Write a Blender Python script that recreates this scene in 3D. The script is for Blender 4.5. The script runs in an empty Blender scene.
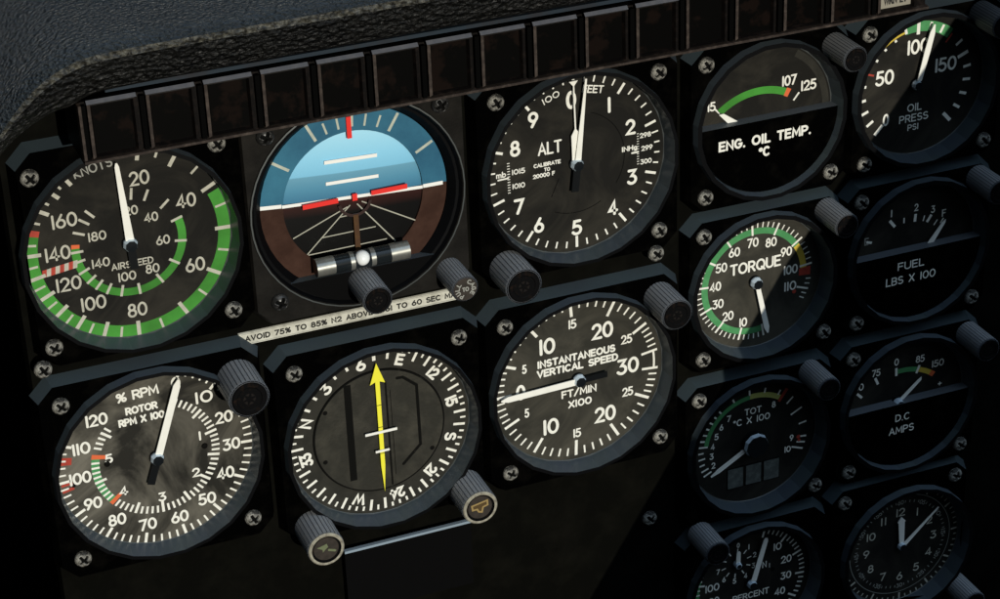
import bpy, bmesh, math, random
from mathutils import Matrix, Vector
random.seed(7)
S = bpy.context.scene
COL = S.collection
MM = 0.001
PI = math.pi

# ------------------------------------------------------------------ materials
def mat(name, col, rough=0.5, metal=0.0, spec=0.3, noise=None, bump=None, emit=None):
    m = bpy.data.materials.new(name); m.use_nodes = True
    nt = m.node_tree; N = nt.nodes; L = nt.links
    b = N['Principled BSDF']
    b.inputs['Base Color'].default_value = (*col, 1)
    b.inputs['Roughness'].default_value = rough
    b.inputs['Metallic'].default_value = metal
    b.inputs['Specular IOR Level'].default_value = spec
    tc = N.new('ShaderNodeTexCoord')
    if noise:                                   # (second colour, scale, low, high, detail)
        c2, sc, lo, hi = noise[:4]
        n = N.new('ShaderNodeTexNoise'); n.inputs['Scale'].default_value = sc
        n.inputs['Detail'].default_value = 8; n.inputs['Roughness'].default_value = 0.6
        if len(noise) > 4: n.inputs['Distortion'].default_value = noise[4]
        L.new(tc.outputs['Object'], n.inputs['Vector'])
        r = N.new('ShaderNodeValToRGB')
        r.color_ramp.elements[0].position = lo; r.color_ramp.elements[0].color = (*col, 1)
        r.color_ramp.elements[1].position = hi; r.color_ramp.elements[1].color = (*c2, 1)
        L.new(n.outputs['Fac'], r.inputs['Fac']); L.new(r.outputs['Color'], b.inputs['Base Color'])
    if bump:                                    # (scale, strength, distance)
        n2 = N.new('ShaderNodeTexNoise'); n2.inputs['Scale'].default_value = bump[0]
        n2.inputs['Detail'].default_value = 6
        L.new(tc.outputs['Object'], n2.inputs['Vector'])
        bp = N.new('ShaderNodeBump'); bp.inputs['Strength'].default_value = bump[1]
        bp.inputs['Distance'].default_value = bump[2]
        L.new(n2.outputs['Fac'], bp.inputs['Height']); L.new(bp.outputs['Normal'], b.inputs['Normal'])
    return m

M = {}
M['panel'] = mat('panel_black_paint', (0.0030, 0.0030, 0.0024), 0.62, 0, 0.01, ((0.0060, 0.0058, 0.0044), 60, 0.45, 0.75), (900, 0.25, 0.0002))
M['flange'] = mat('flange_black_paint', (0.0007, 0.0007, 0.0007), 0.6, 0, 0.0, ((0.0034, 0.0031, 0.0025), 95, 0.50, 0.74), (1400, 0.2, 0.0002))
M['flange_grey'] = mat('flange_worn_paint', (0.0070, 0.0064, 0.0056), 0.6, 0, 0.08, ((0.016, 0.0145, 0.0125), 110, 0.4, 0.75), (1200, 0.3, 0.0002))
M['cover_top'] = mat('cover_top_blue_grey', (0.105, 0.120, 0.138), 0.5, 0, 0.25)  # rim of the half covers, paler to stand in for sky light
M['edge'] = mat('blue_grey_skylight_edge', (0.038, 0.054, 0.062), 0.5, 0.0, 0.2, ((0.034, 0.044, 0.056), 45, 0.35, 0.7))  # sky light painted onto the upward flange faces
M['bezel'] = mat('bezel_skylight_edge', (0.060, 0.076, 0.098), 0.42, 0.0, 0.3, ((0.066, 0.086, 0.092), 60, 0.35, 0.65))  # bluish sky light put into the colour of the bezel walls
M['bezel_lip'] = mat('bezel_black_lip', (0.0022, 0.0024, 0.003), 0.5, 0, 0.08)
M['dial'] = mat('dial_charcoal', (0.0130, 0.0125, 0.0112), 0.62, 0, 0.05, ((0.040, 0.0365, 0.029), 30, 0.44, 0.74, 1.2), (1500, 0.12, 0.0001))
M['dial_dusty'] = mat('dial_charcoal_dusty', (0.022, 0.021, 0.018), 0.55, 0, 0.06, ((0.200, 0.186, 0.152), 21, 0.42, 0.70, 1.3), (1500, 0.12, 0.0001))
M['dial_grey'] = mat('dial_warm_grey', (0.030, 0.029, 0.024), 0.6, 0, 0.07, ((0.082, 0.076, 0.060), 34, 0.42, 0.75, 1.2), (1500, 0.12, 0.0001))
M['card'] = mat('course_card_grey', (0.024, 0.0235, 0.020), 0.6, 0, 0.07, ((0.038, 0.036, 0.030), 120, 0.4, 0.7), (1300, 0.2, 0.0001))
M['core'] = mat('course_core_grey', (0.029, 0.028, 0.023), 0.65, 0, 0.08, ((0.060, 0.056, 0.044), 110, 0.45, 0.8), (900, 0.6, 0.0004))
M['groove'] = mat('groove_black', (0.0045, 0.0045, 0.004), 0.7, 0, 0.05, ((0.030, 0.029, 0.025), 300, 0.6, 0.8))
M['white'] = mat('cream_paint', (0.84, 0.83, 0.76), 0.55, 0, 0.2, ((0.68, 0.67, 0.60), 500, 0.5, 0.75))
M['white_dim'] = mat('dull_cream_paint', (0.50, 0.485, 0.41), 0.55, 0, 0.2, ((0.36, 0.35, 0.29), 300, 0.45, 0.75))  # duller cream for the airspeed and clock marks
M['needle'] = mat('cream_needle', (0.87, 0.86, 0.80), 0.45, 0, 0.3, ((0.80, 0.79, 0.72), 200, 0.5, 0.8))
M['green'] = mat('green_arc', (0.060, 0.30, 0.040), 0.55, 0, 0.2, ((0.030, 0.14, 0.018), 28, 0.40, 0.68))
M['green2'] = mat('pale_green_arc', (0.065, 0.26, 0.095), 0.55, 0, 0.2, ((0.10, 0.34, 0.14), 200, 0.45, 0.75))
M['red'] = mat('red_mark', (0.42, 0.055, 0.035), 0.55, 0, 0.2, ((0.30, 0.04, 0.03), 400, 0.45, 0.75))
M['orange'] = mat('orange_mark', (0.70, 0.14, 0.05), 0.55, 0, 0.2)
M['yellow'] = mat('yellow_mark', (0.62, 0.45, 0.06), 0.55, 0, 0.2)
M['yellow_needle'] = mat('yellow_needle', (0.86, 0.80, 0.05), 0.5, 0, 0.3)
M['olive'] = mat('pale_yellow_arc', (0.50, 0.52, 0.15), 0.55, 0, 0.2)
M['tail'] = mat('needle_tail_black', (0.004, 0.005, 0.006), 0.35, 0, 0.3)
M['hub'] = mat('hub_painted_sky_glint', (0.62, 0.74, 0.84), 0.25, 0.0, 0.6)  # sky reflection on the hub wall put into the base colour
M['hubtop'] = mat('hub_black', (0.004, 0.006, 0.008), 0.35, 0, 0.3)
M['screw'] = mat('worn_steel_screw', (0.33, 0.32, 0.285), 0.5, 0.15, 0.3, ((0.035, 0.034, 0.032), 430, 0.40, 0.58), (1300, 1.0, 0.0006))
M['screw_dark'] = mat('screw_recess', (0.004, 0.004, 0.004), 0.8, 0, 0.05)
M['black_screw'] = mat('blackened_screw', (0.03, 0.03, 0.03), 0.35, 0.5, 0.5, ((0.12, 0.115, 0.11), 500, 0.5, 0.72))
M['knob'] = mat('knob_blue_grey', (0.28, 0.292, 0.31), 0.45, 0.0, 0.3, ((0.33, 0.33, 0.33), 260, 0.45, 0.75))
M['knob_groove'] = mat('knob_groove', (0.105, 0.114, 0.130), 0.6, 0, 0.15)
M['cap'] = mat('knob_face_black', (0.0022, 0.0022, 0.0025), 0.6, 0, 0.06, ((0.018, 0.010, 0.006), 260, 0.55, 0.72))
M['cap_brown'] = mat('knob_face_brown', (0.030, 0.025, 0.021), 0.6, 0, 0.15, ((0.045, 0.036, 0.03), 300, 0.4, 0.7))
M['cap_dull'] = mat('knob_face_dull', (0.010, 0.008, 0.007), 0.6, 0, 0.1)
M['cap_rim'] = mat('knob_rim_worn_beige', (0.36, 0.34, 0.27), 0.5, 0.1, 0.3, ((0.16, 0.14, 0.11), 500, 0.42, 0.7))
M['emblem_green'] = mat('emblem_sage', (0.13, 0.15, 0.08), 0.6)
M['emblem_amber'] = mat('emblem_amber', (0.30, 0.21, 0.08), 0.6)
M['emblem_brown'] = mat('emblem_brown', (0.075, 0.045, 0.015), 0.6)
M['greytext'] = mat('grey_lettering', (0.30, 0.30, 0.27), 0.6)
M['placard'] = mat('placard_ivory', (0.62, 0.61, 0.53), 0.55, 0, 0.2, ((0.36, 0.35, 0.29), 260, 0.45, 0.75))
M['ink'] = mat('placard_ink', (0.015, 0.015, 0.014), 0.7)
M['lamp_frame'] = mat('lamp_frame_brown_black', (0.0040, 0.0032, 0.0030), 0.5, 0, 0.08, ((0.016, 0.011, 0.009), 300, 0.5, 0.8))
M['lamp_rim'] = mat('lamp_rim_lit_brown', (0.028, 0.021, 0.018), 0.5, 0, 0.12, ((0.075, 0.058, 0.048), 350, 0.45, 0.75))  # lighter than the frame: the light on these rims is painted in
M['lamp_gap'] = mat('lamp_gap_black', (0.001, 0.001, 0.001), 0.7, 0, 0.03)
M['lamp_lens'] = mat('unlit_lens', (0.0012, 0.0011, 0.0010), 0.4, 0, 0.05, ((0.0058, 0.0034, 0.0026), 70, 0.52, 0.58))
M['lamp_label'] = mat('lit_lens_label', (0.26, 0.24, 0.19), 0.6)
M['lamp_top'] = mat('lamp_top_grey_blue', (0.085, 0.092, 0.112), 0.5, 0, 0.3, ((0.115, 0.118, 0.135), 350, 0.4, 0.7))  # paler than the frame, painted-in light along the cell tops
M['rail'] = mat('rail_navy', (0.014, 0.024, 0.036), 0.5, 0, 0.2, ((0.020, 0.013, 0.011), 60, 0.5, 0.8))
M['chrome'] = mat('tube_silver', (0.42, 0.42, 0.38), 0.32, 0.75, 0.5, ((0.30, 0.30, 0.28), 300, 0.4, 0.7))
M['fluid'] = mat('tube_dark_glass', (0.010, 0.013, 0.015), 0.15, 0, 0.5)
M['ball'] = mat('slip_ball_white', (0.88, 0.90, 0.90), 0.25, 0, 0.5)
M['att_white'] = mat('attitude_white', (0.90, 0.90, 0.87), 0.5, 0, 0.2)
M['att_cream'] = mat('attitude_cream', (0.52, 0.55, 0.46), 0.5, 0, 0.2, ((0.40, 0.44, 0.38), 400, 0.4, 0.7))
M['att_line'] = mat('attitude_ground_lines', (0.42, 0.41, 0.34), 0.5, 0, 0.2)
M['att_red'] = mat('attitude_red', (0.80, 0.035, 0.028), 0.5, 0, 0.2)
M['att_brown_ring'] = mat('attitude_brown_ring', (0.036, 0.017, 0.012), 0.6, 0, 0.06, ((0.062, 0.031, 0.022), 120, 0.4, 0.75), (1400, 0.2, 0.0001))
M['att_blue_ring'] = mat('attitude_blue_ring', (0.018, 0.090, 0.165), 0.5, 0, 0.2, ((0.045, 0.190, 0.290), 30, 0.35, 0.7))
M['att_symbol'] = mat('attitude_symbol_brown', (0.085, 0.042, 0.014), 0.55, 0, 0.2, ((0.055, 0.025, 0.015), 150, 0.4, 0.7))
M['att_arc'] = mat('attitude_symbol_dark_arc', (0.028, 0.012, 0.010), 0.6)
M['window'] = mat('counter_grey', (0.075, 0.085, 0.080), 0.5, 0, 0.2, ((0.15, 0.165, 0.155), 420, 0.45, 0.75))
M['box_edge'] = mat('cover_edge_pale', (0.30, 0.38, 0.46), 0.4, 0.2, 0.4)  # pale blue stands in for the reflection on the top face
M['box'] = mat('cover_black', (0.0016, 0.0016, 0.0018), 0.6, 0, 0.06)
M['arcline'] = mat('retaining_ring_grey', (0.11, 0.12, 0.12), 0.4, 0.5, 0.4)
M['dark'] = mat('cavity_black', (0.0015, 0.0015, 0.002), 0.8, 0, 0.03)

def att_sky_mat():
    m = bpy.data.materials.new('attitude_painted_sky'); m.use_nodes = True
    nt = m.node_tree; N = nt.nodes; L = nt.links; b = N['Principled BSDF']
    b.inputs['Roughness'].default_value = 0.5; b.inputs['Specular IOR Level'].default_value = 0.2
    tc = N.new('ShaderNodeTexCoord'); sp = N.new('ShaderNodeSeparateXYZ'); L.new(tc.outputs['Object'], sp.inputs[0])
    mr = N.new('ShaderNodeMapRange'); mr.inputs['From Min'].default_value = -0.026; mr.inputs['From Max'].default_value = 0.027
    L.new(sp.outputs['Y'], mr.inputs['Value'])
    r = N.new('ShaderNodeValToRGB'); cr = r.color_ramp
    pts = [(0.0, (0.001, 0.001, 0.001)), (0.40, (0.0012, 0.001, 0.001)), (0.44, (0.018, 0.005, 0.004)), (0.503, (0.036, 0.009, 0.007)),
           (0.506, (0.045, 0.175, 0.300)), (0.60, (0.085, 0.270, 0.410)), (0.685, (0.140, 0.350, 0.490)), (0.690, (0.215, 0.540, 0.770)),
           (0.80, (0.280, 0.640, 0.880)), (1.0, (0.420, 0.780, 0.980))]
    e = cr.elements
    e[0].position, e[0].color = pts[0][0], (*pts[0][1], 1)
    e[1].position, e[1].color = pts[-1][0], (*pts[-1][1], 1)
    for p, c in pts[1:-1]:
        q = e.new(p); q.color = (*c, 1)
    L.new(mr.outputs['Result'], r.inputs['Fac']); L.new(r.outputs['Color'], b.inputs['Base Color'])
    return m
M['att_ball'] = att_sky_mat()

def leather_mat(name, c0, c1, sc, dist, spec, rough, s3=28, lo=.35, hi=.7):
    m = bpy.data.materials.new(name); m.use_nodes = True
    nt = m.node_tree; N = nt.nodes; L = nt.links; b = N['Principled BSDF']
    b.inputs['Roughness'].default_value = rough; b.inputs['Specular IOR Level'].default_value = spec
    tc = N.new('ShaderNodeTexCoord')
    mp = N.new('ShaderNodeMapping'); mp.inputs['Scale'].default_value = (1.0, 1.35, 1.9); mp.inputs['Rotation'].default_value = (0.15, 0.1, 0.25)
    L.new(tc.outputs['Object'], mp.inputs['Vector'])
    n1 = N.new('ShaderNodeTexNoise'); n1.inputs['Scale'].default_value = sc; n1.inputs['Detail'].default_value = 5; n1.inputs['Distortion'].default_value = 0.7
    n2 = N.new('ShaderNodeTexVoronoi'); n2.inputs['Scale'].default_value = sc * .97; n2.feature = 'F1'
    L.new(mp.outputs['Vector'], n1.inputs['Vector']); L.new(mp.outputs['Vector'], n2.inputs['Vector'])
    n3 = N.new('ShaderNodeTexNoise'); n3.inputs['Scale'].default_value = s3; n3.inputs['Detail'].default_value = 4
    L.new(tc.outputs['Object'], n3.inputs['Vector'])
    mx = N.new('ShaderNodeMath'); mx.operation = 'MULTIPLY_ADD'; mx.inputs[1].default_value = 0.6
    L.new(n2.outputs['Distance'], mx.inputs[0]); L.new(n1.outputs['Fac'], mx.inputs[2])
    bp = N.new('ShaderNodeBump'); bp.inputs['Strength'].default_value = 1.0; bp.inputs['Distance'].default_value = dist
    L.new(mx.outputs[0], bp.inputs['Height']); L.new(bp.outputs['Normal'], b.inputs['Normal'])
    r = N.new('ShaderNodeValToRGB')
    r.color_ramp.elements[0].position = lo; r.color_ramp.elements[0].color = (*c0, 1)
    r.color_ramp.elements[1].position = hi; r.color_ramp.elements[1].color = (*c1, 1)
    L.new(n3.outputs['Fac'], r.inputs['Fac']); L.new(r.outputs['Color'], b.inputs['Base Color'])
    return m
M['leather'] = leather_mat('grained_leather', (0.017, 0.022, 0.026), (0.026, 0.032, 0.036), 640, 0.0030, 0.55, 0.38)
M['leather_trim'] = leather_mat('shaded_leather_binding', (0.0030, 0.0030, 0.0028), (0.0075, 0.0075, 0.0065), 400, 0.0024, 0.26, 0.42)  # coarser binding, also darkened to paint in the unlit front
M['leather_highlight'] = leather_mat('painted_highlight_ridge', (0.018, 0.0175, 0.015), (0.105, 0.100, 0.080), 380, 0.0030, 0.5, 0.38, 620, .40, .66)  # painted highlight along the ridge of the hood

# ------------------------------------------------------------------ mesh builder (millimetres, x right, y up, z towards the viewer)
class MB:
    def __init__(s): s.v = []; s.f = []; s.m = []; s.mats = []; s.smooth = []; s.k = 0
    def mi(s, name):
        if name not in s.mats: s.mats.append(name)
        return s.mats.index(name)
    def add(s, vs, fs, mt, smooth=False):
        o = len(s.v); s.v += [tuple(p) for p in vs]; i = s.mi(mt)
        for f in fs: s.f.append([o + q for q in f]); s.m.append(i); s.smooth.append(smooth)
    def build(s, name, parent=None, loc=(0, 0, 0)):
        me = bpy.data.meshes.new(name)
        me.from_pydata([(x * MM, y * MM, z * MM) for x, y, z in s.v], [], s.f)
        for n in s.mats: me.materials.append(M[n])
        me.polygons.foreach_set('material_index', s.m)
        me.polygons.foreach_set('use_smooth', s.smooth)
        me.update()
        o = bpy.data.objects.new(name, me); COL.objects.link(o)
        if parent: o.parent = parent
        o.location = [c * MM for c in loc]
        return o
    # flat marks; each gets its own hair's breadth of height
    def zz(s, z):
        s.k += 1
        return z + 0.005 * (s.k % 7)
    def poly(s, pts, mt, z=0.03):
        z = s.zz(z); n = len(pts)
        area = sum(pts[i][0] * pts[(i + 1) % n][1] - pts[(i + 1) % n][0] * pts[i][1] for i in range(n))
        if area < 0: pts = pts[::-1]
        s.add([(x, y, z) for x, y in pts], [list(range(n))], mt)
    def line(s, pts, w, mt, z=0.03, closed=False, round_=True):
        q_ = [pts[0]]
        for p in pts[1:]:
            if math.hypot(p[0] - q_[-1][0], p[1] - q_[-1][1]) > .02: q_.append(p)
        pts = q_ if len(q_) > 1 else pts
        z = s.zz(z); n = len(pts); L = []; R = []; h = w / 2
        for i in range(n):
            if closed: a = pts[(i - 1) % n]; b = pts[(i + 1) % n]
            else: a = pts[max(i - 1, 0)]; b = pts[min(i + 1, n - 1)]
            p = pts[i]
            def nrm(u, v):
                d = math.hypot(v[0] - u[0], v[1] - u[1]) or 1e-9
                return (-(v[1] - u[1]) / d, (v[0] - u[0]) / d)
            if (not closed) and i in (0, n - 1): nx, ny = nrm(a, b); k = 1
            else:
                n1 = nrm(a, p); n2 = nrm(p, b); nx, ny = n1[0] + n2[0], n1[1] + n2[1]
                d = math.hypot(nx, ny) or 1e-9; nx /= d; ny /= d
                k = min(1 / max(nx * n1[0] + ny * n1[1], 0.4), 1.8)
            zi = z if closed or n < 5 else z + .03 * i / n      # a long stroke climbs a hair so that it may cross itself
            L.append((p[0] + nx * h * k, p[1] + ny * h * k, zi)); R.append((p[0] - nx * h * k, p[1] - ny * h * k, zi))
        vs = L + R; fs = []
        for i in range(n if closed else n - 1):
            j = (i + 1) % n; fs.append([i, n + i, n + j, j])
        s.add(vs, fs, mt)
        if round_ and not closed:
            for e, q in ((0, 1), (n - 1, n - 2)):
                p = pts[e]; d = math.atan2(p[1] - pts[q][1], p[0] - pts[q][0])
                fan = [(p[0] + h * math.cos(d + t * PI / 8 - PI / 2), p[1] + h * math.sin(d + t * PI / 8 - PI / 2), vs[e][2]) for t in range(9)]
                s.add(fan, [list(range(9))], mt)
    def tick(s, a, r0, r1, w, mt='white', z=0.10, c=(0, 0)):
        a = math.radians(a); sa, ca = math.sin(a), math.cos(a)
        p = [(c[0] + r * sa + t * ca, c[1] + r * ca - t * sa) for r, t in ((r0, -w / 2), (r0, w / 2), (r1, w / 2), (r1, -w / 2))]
        s.poly(p, mt, z)
    def arc(s, a0, a1, r0, r1, mt, z=0.05, c=(0, 0)):
        n = max(2, int(abs(a1 - a0) / 3)); z = s.zz(z); vs = []
        for r in (r0, r1):
            for i in range(n + 1):
                a = math.radians(a0 + (a1 - a0) * i / n); vs.append((c[0] + r * math.sin(a), c[1] + r * math.cos(a), z))
        s.add(vs, [[i, i + 1, n + 2 + i, n + 1 + i][::-1] if a1 < a0 else [i, i + 1, n + 2 + i, n + 1 + i] for i in range(n)], mt)
    def disc(s, cx, cy, r, mt, z, n=64):
        s.add([(cx + r * math.cos(2 * PI * i / n), cy + r * math.sin(2 * PI * i / n), z) for i in range(n)], [list(range(n))], mt)
    # solids
    def box(s, x0, x1, y0, y1, z0, z1, mt, top=None, bev=0):
        v = [(x, y, z) for z in (z0, z1) for y in (y0, y1) for x in (x0, x1)]
        if bev:
            v = v[:4] + [(x0 + bev, y0 + bev, z1), (x1 - bev, y0 + bev, z1), (x0 + bev, y1 - bev, z1), (x1 - bev, y1 - bev, z1)]
        fs = [[0, 2, 3, 1], [4, 5, 7, 6], [0, 1, 5, 4], [1, 3, 7, 5], [2, 0, 4, 6]]
        s.add(v, fs, mt); s.add(v, [[3, 2, 6, 7]], top or mt)
    def prism(s, pts0, pts1, z0, z1, side, face, cap_back=False):
        n = len(pts0)
        v = [(x, y, z0) for x, y in pts0] + [(x, y, z1) for x, y in pts1]
        s.add(v, [[i, (i + 1) % n, n + (i + 1) % n, n + i] for i in range(n)], side)
        s.add([(x, y, z1) for x, y in pts1], [list(range(n))], face)
        if cap_back: s.add([(x, y, z0) for x, y in pts0], [list(range(n))[::-1]], side)
    def lathe(s, prof, n, mts, c=(0, 0), smooth=False, phase=0.0, closed=False, axis='z'):
        """prof: list of (r, z); mts: one material per profile span"""
        vs = []; m_ = len(prof)
        for r, z in prof:
            for i in range(n):
                a = 2 * PI * (i + phase) / n
                p = (c[0] + r * math.cos(a), c[1] + r * math.sin(a), z)
                vs.append(p)
        for k in range(m_ - 1):
            fs = [[k * n + i, k * n + (i + 1) % n, (k + 1) * n + (i + 1) % n, (k + 1) * n + i] for i in range(n)]
            s.add(vs[k * n:(k + 2) * n], [[a - k * n for a in f] for f in fs], mts[k] if isinstance(mts, (list, tuple)) else mts, smooth)

# ------------------------------------------------------------------ stroke lettering
def ell(cx, cy, rx, ry, a0=0, a1=360, n=None):
    n = n or max(5, int(abs(a1 - a0) / 18))
    return [(cx + rx * math.cos(math.radians(a0 + (a1 - a0) * i / n)), cy + ry * math.sin(math.radians(a0 + (a1 - a0) * i / n))) for i in range(n + 1)]
def O_(cx, cy, rx, ry): return ('c', ell(cx, cy, rx, ry)[:-1])
def l_(*p): return ('o', list(p))
GL = {
 '0': (.62, [O_(.31, .5, .31, .5)]),
 '1': (.10, [l_((.05, 0), (.05, 1))]),
 '2': (.60, [l_(*(ell(.29, .70, .28, .30, 165, -35) + [(.02, 0), (.60, 0)]))]),
 '3': (.58, [l_(*([(.04, 1), (.52, 1), (.24, .60)] + ell(.25, .30, .31, .30, 80, -150)))]),
 '4': (.66, [l_((.46, 0), (.46, 1), (.0, .26), (.66, .26))]),
 '5': (.56, [l_(*([(.50, 1), (.10, 1), (.05, .58)] + ell(.24, .31, .31, .31, 110, -150)))]),
 '6': (.60, [O_(.30, .30, .29, .30), l_((.40, 1), (.08, .46))]),
 '7': (.56, [l_((.0, 1), (.56, 1), (.16, 0))]),
 '8': (.58, [O_(.29, .76, .22, .24), O_(.29, .27, .28, .27)]),
 '9': (.60, [O_(.30, .70, .29, .30), l_((.20, 0), (.52, .54))]),
 'A': (.64, [l_((0, 0), (.32, 1), (.64, 0)), l_((.12, .33), (.52, .33))]),
 'B': (.56, [l_(*([(.0, .52), (.0, 1), (.26, 1)] + ell(.28, .76, .24, .24, 90, -90) + [(.0, .52), (.0, 0), (.28, 0)] + ell(.28, .26, .27, .26, -90, 90) + [(.0, .52)]))]),
 'C': (.62, [l_(*ell(.34, .5, .34, .5, 50, 310))]),
 'D': (.60, [l_(*([(.0, 0), (.0, 1), (.2, 1)] + ell(.2, .5, .40, .5, 90, -90) + [(.0, 0)]))]),
 'E': (.50, [l_((.50, 1), (0, 1), (0, 0), (.50, 0)), l_((0, .52), (.44, .52))]),
 'F': (.48, [l_((.48, 1), (0, 1), (0, 0)), l_((0, .52), (.42, .52))]),
 'G': (.66, [l_(*(ell(.34, .5, .34, .5, 50, 340) + [(.66, .46), (.42, .46)]))]),
 'H': (.58, [l_((0, 0), (0, 1)), l_((.58, 0), (.58, 1)), l_((0, .52), (.58, .52))]),
 'I': (.08, [l_((.04, 0), (.04, 1))]),
 'J': (.42, [l_(*([(.42, 1), (.42, .25)] + ell(.21, .22, .21, .22, 0, -170)))]),
 'K': (.56, [l_((0, 0), (0, 1)), l_((.54, 1), (.02, .44), (.56, 0))]),
 'L': (.46, [l_((0, 1), (0, 0), (.46, 0))]),
 'M': (.74, [l_((0, 0), (.05, 1), (.37, .25), (.69, 1), (.74, 0))]),
 'N': (.60, [l_((0, 0), (0, 1), (.60, 0), (.60, 1))]),
 'O': (.74, [O_(.37, .5, .37, .5)]),
 'P': (.54, [l_(*([(0, 0), (0, 1), (.27, 1)] + ell(.27, .73, .27, .27, 90, -90) + [(0, .46)]))]),
 'Q': (.74, [O_(.37, .5, .37, .5), l_((.46, .24), (.74, -.04))]),
 'R': (.56, [l_(*([(0, 0), (0, 1), (.27, 1)] + ell(.27, .74, .26, .26, 90, -90) + [(0, .48)])), l_((.26, .48), (.56, 0))]),
 'S': (.54, [l_(*(ell(.27, .75, .25, .25, 40, 255) + ell(.27, .26, .27, .26, 75, -145)))]),
 'T': (.58, [l_((0, 1), (.58, 1)), l_((.29, 1), (.29, 0))]),
 'U': (.60, [l_(*([(0, 1), (0, .3)] + ell(.30, .30, .30, .30, 180, 360) + [(.60, 1)]))]),
 'V': (.62, [l_((0, 1), (.31, 0), (.62, 1))]),
 'W': (.86, [l_((0, 1), (.21, 0), (.43, .85), (.65, 0), (.86, 1))]),
 'X': (.58, [l_((0, 0), (.58, 1)), l_((0, 1), (.58, 0))]),
 'Y': (.60, [l_((0, 1), (.30, .48), (.60, 1)), l_((.30, .48), (.30, 0))]),
 'Z': (.56, [l_((0, 1), (.56, 1), (0, 0), (.56, 0))]),
 '.': (.06, [l_((.03, .0), (.03, .03))]),
 '+': (.5, [l_((0, .45), (.5, .45)), l_((.25, .2), (.25, .7))]),
 '-': (.36, [l_((0, .48), (.36, .48))]),
 '/': (.50, [l_((0, -.05), (.50, 1.05))]),
 '%': (.72, [O_(.15, .78, .15, .20), O_(.57, .22, .15, .20), l_((.08, 0), (.64, 1))]),
 '*': (.28, [O_(.14, .80, .12, .13)]),
 'm': (.62, [l_((0, 0), (0, .62)), l_(*([(0, .44)] + ell(.155, .44, .155, .18, 180, 0) + [(.31, 0)])), l_(*([(.31, .44)] + ell(.465, .44, .155, .18, 180, 0) + [(.62, 0)]))]),
 'b': (.44, [l_((0, 1), (0, 0)), O_(.22, .31, .22, .31)]),
 'g': (.44, [O_(.22, .36, .22, .28), l_((.44, .64), (.44, -.1), (.36, -.25), (.08, -.22))]),
 ' ': (.36, []),
}
def text(mb, s, cx, cy, h, w=None, st=0.13, mt='white', z=0.10, rot=0.0, gap=0.22):
    """centred stroke lettering: cap height h, total width w (mm), stroke st (fraction of h)"""
    st = st * 1.14
    tot = sum(GL[c][0] for c in s) + gap * (len(s) - 1)
    sx = h * 1.0 if w is None else (w - st * h) / max(tot, .05)
    cr, sr = math.cos(math.radians(rot)), math.sin(math.radians(rot))
    hh = h - st * h; x = -tot * sx / 2
    for c in s:
        for kind, pts in GL[c][1]:
            P = []
            for px, py in pts:
                a = x + px * sx; b = (py - .5) * hh
                P.append((cx + a * cr - b * sr, cy + a * sr + b * cr))
            mb.line(P, st * h, mt, z, closed=(kind == 'c'))
        x += (GL[c][0] + gap) * sx
def pol(r, a): return (r * math.sin(math.radians(a)), r * math.cos(math.radians(a)))

# ------------------------------------------------------------------ things
def empty(name, x, y, z=0.0):
    o = bpy.data.objects.new(name, None); COL.objects.link(o)
    o.location = (x * MM, -z * MM, y * MM); o.rotation_euler = (PI / 2, 0, 0); o.empty_display_size = 0.02
    return o
def tag(o, label, cat, group=None, kind=None):
    o['label'] = label; o['category'] = cat
    if group: o['group'] = group
    if kind: o['kind'] = kind

# one screw mesh, shared by every screw
def screw_mesh(name, main):
    mb = MB(); R = 3.05; nr = 26; na = 64; vs = []; 
    def height(r, a):
        t = r / R
        z = 2.3 * math.sqrt(max(0, 1 - (t * .97) ** 2)) + 0.25
        x, y = r * math.cos(a), r * math.sin(a)
        u, v = (x + y) / math.sqrt(2), (x - y) / math.sqrt(2)
        arm = 0.0
        for p, q in ((u, v), (v, u)):
            if abs(q) < 0.62 and abs(p) < 2.15: arm = max(arm, min(1, (0.62 - abs(q)) / .16) * min(1, (2.15 - abs(p)) / .25))
        return z - 1.9 * arm, arm
    ids = []
    for i in range(nr + 1):
        for j in range(na):
            r = R * i / nr; a = 2 * PI * j / na
            z, arm = height(r, a); vs.append((r * math.cos(a), r * math.sin(a), z)); ids.append(arm)
    fm = []; fd = []
    for i in range(nr):
        for j in range(na):
            q = [i * na + j, (i + 1) * na + j, (i + 1) * na + (j + 1) % na, i * na + (j + 1) % na]
            (fd if sum(ids[k] for k in q) > 1.9 else fm).append(q)
    o = len(mb.v)
    mb.add(vs, fm, main, True); mb.add(vs, fd, 'screw_dark', True)
    mb.lathe([(3.1, -0.3), (3.1, 0.35), (R * .99, 0.55)], 40, main, smooth=True)
    me = mb.build(name)
    data = me.data; bpy.data.objects.remove(me)
    return data
SCREW = screw_mesh('screw', 'screw'); SCREWB = screw_mesh('screw', 'black_screw')
def screw(parent, x, y, z=0.0, data=None, rot=None, sc=1.0):
    o = bpy.data.objects.new('screw', data or SCREW); COL.objects.link(o); o.parent = parent
    o.location = (x * MM, y * MM, z * MM); o.rotation_euler = (0, 0, random.uniform(-.35, .35) if rot is None else rot); o.scale = (sc, sc, sc)
    return o

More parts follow.
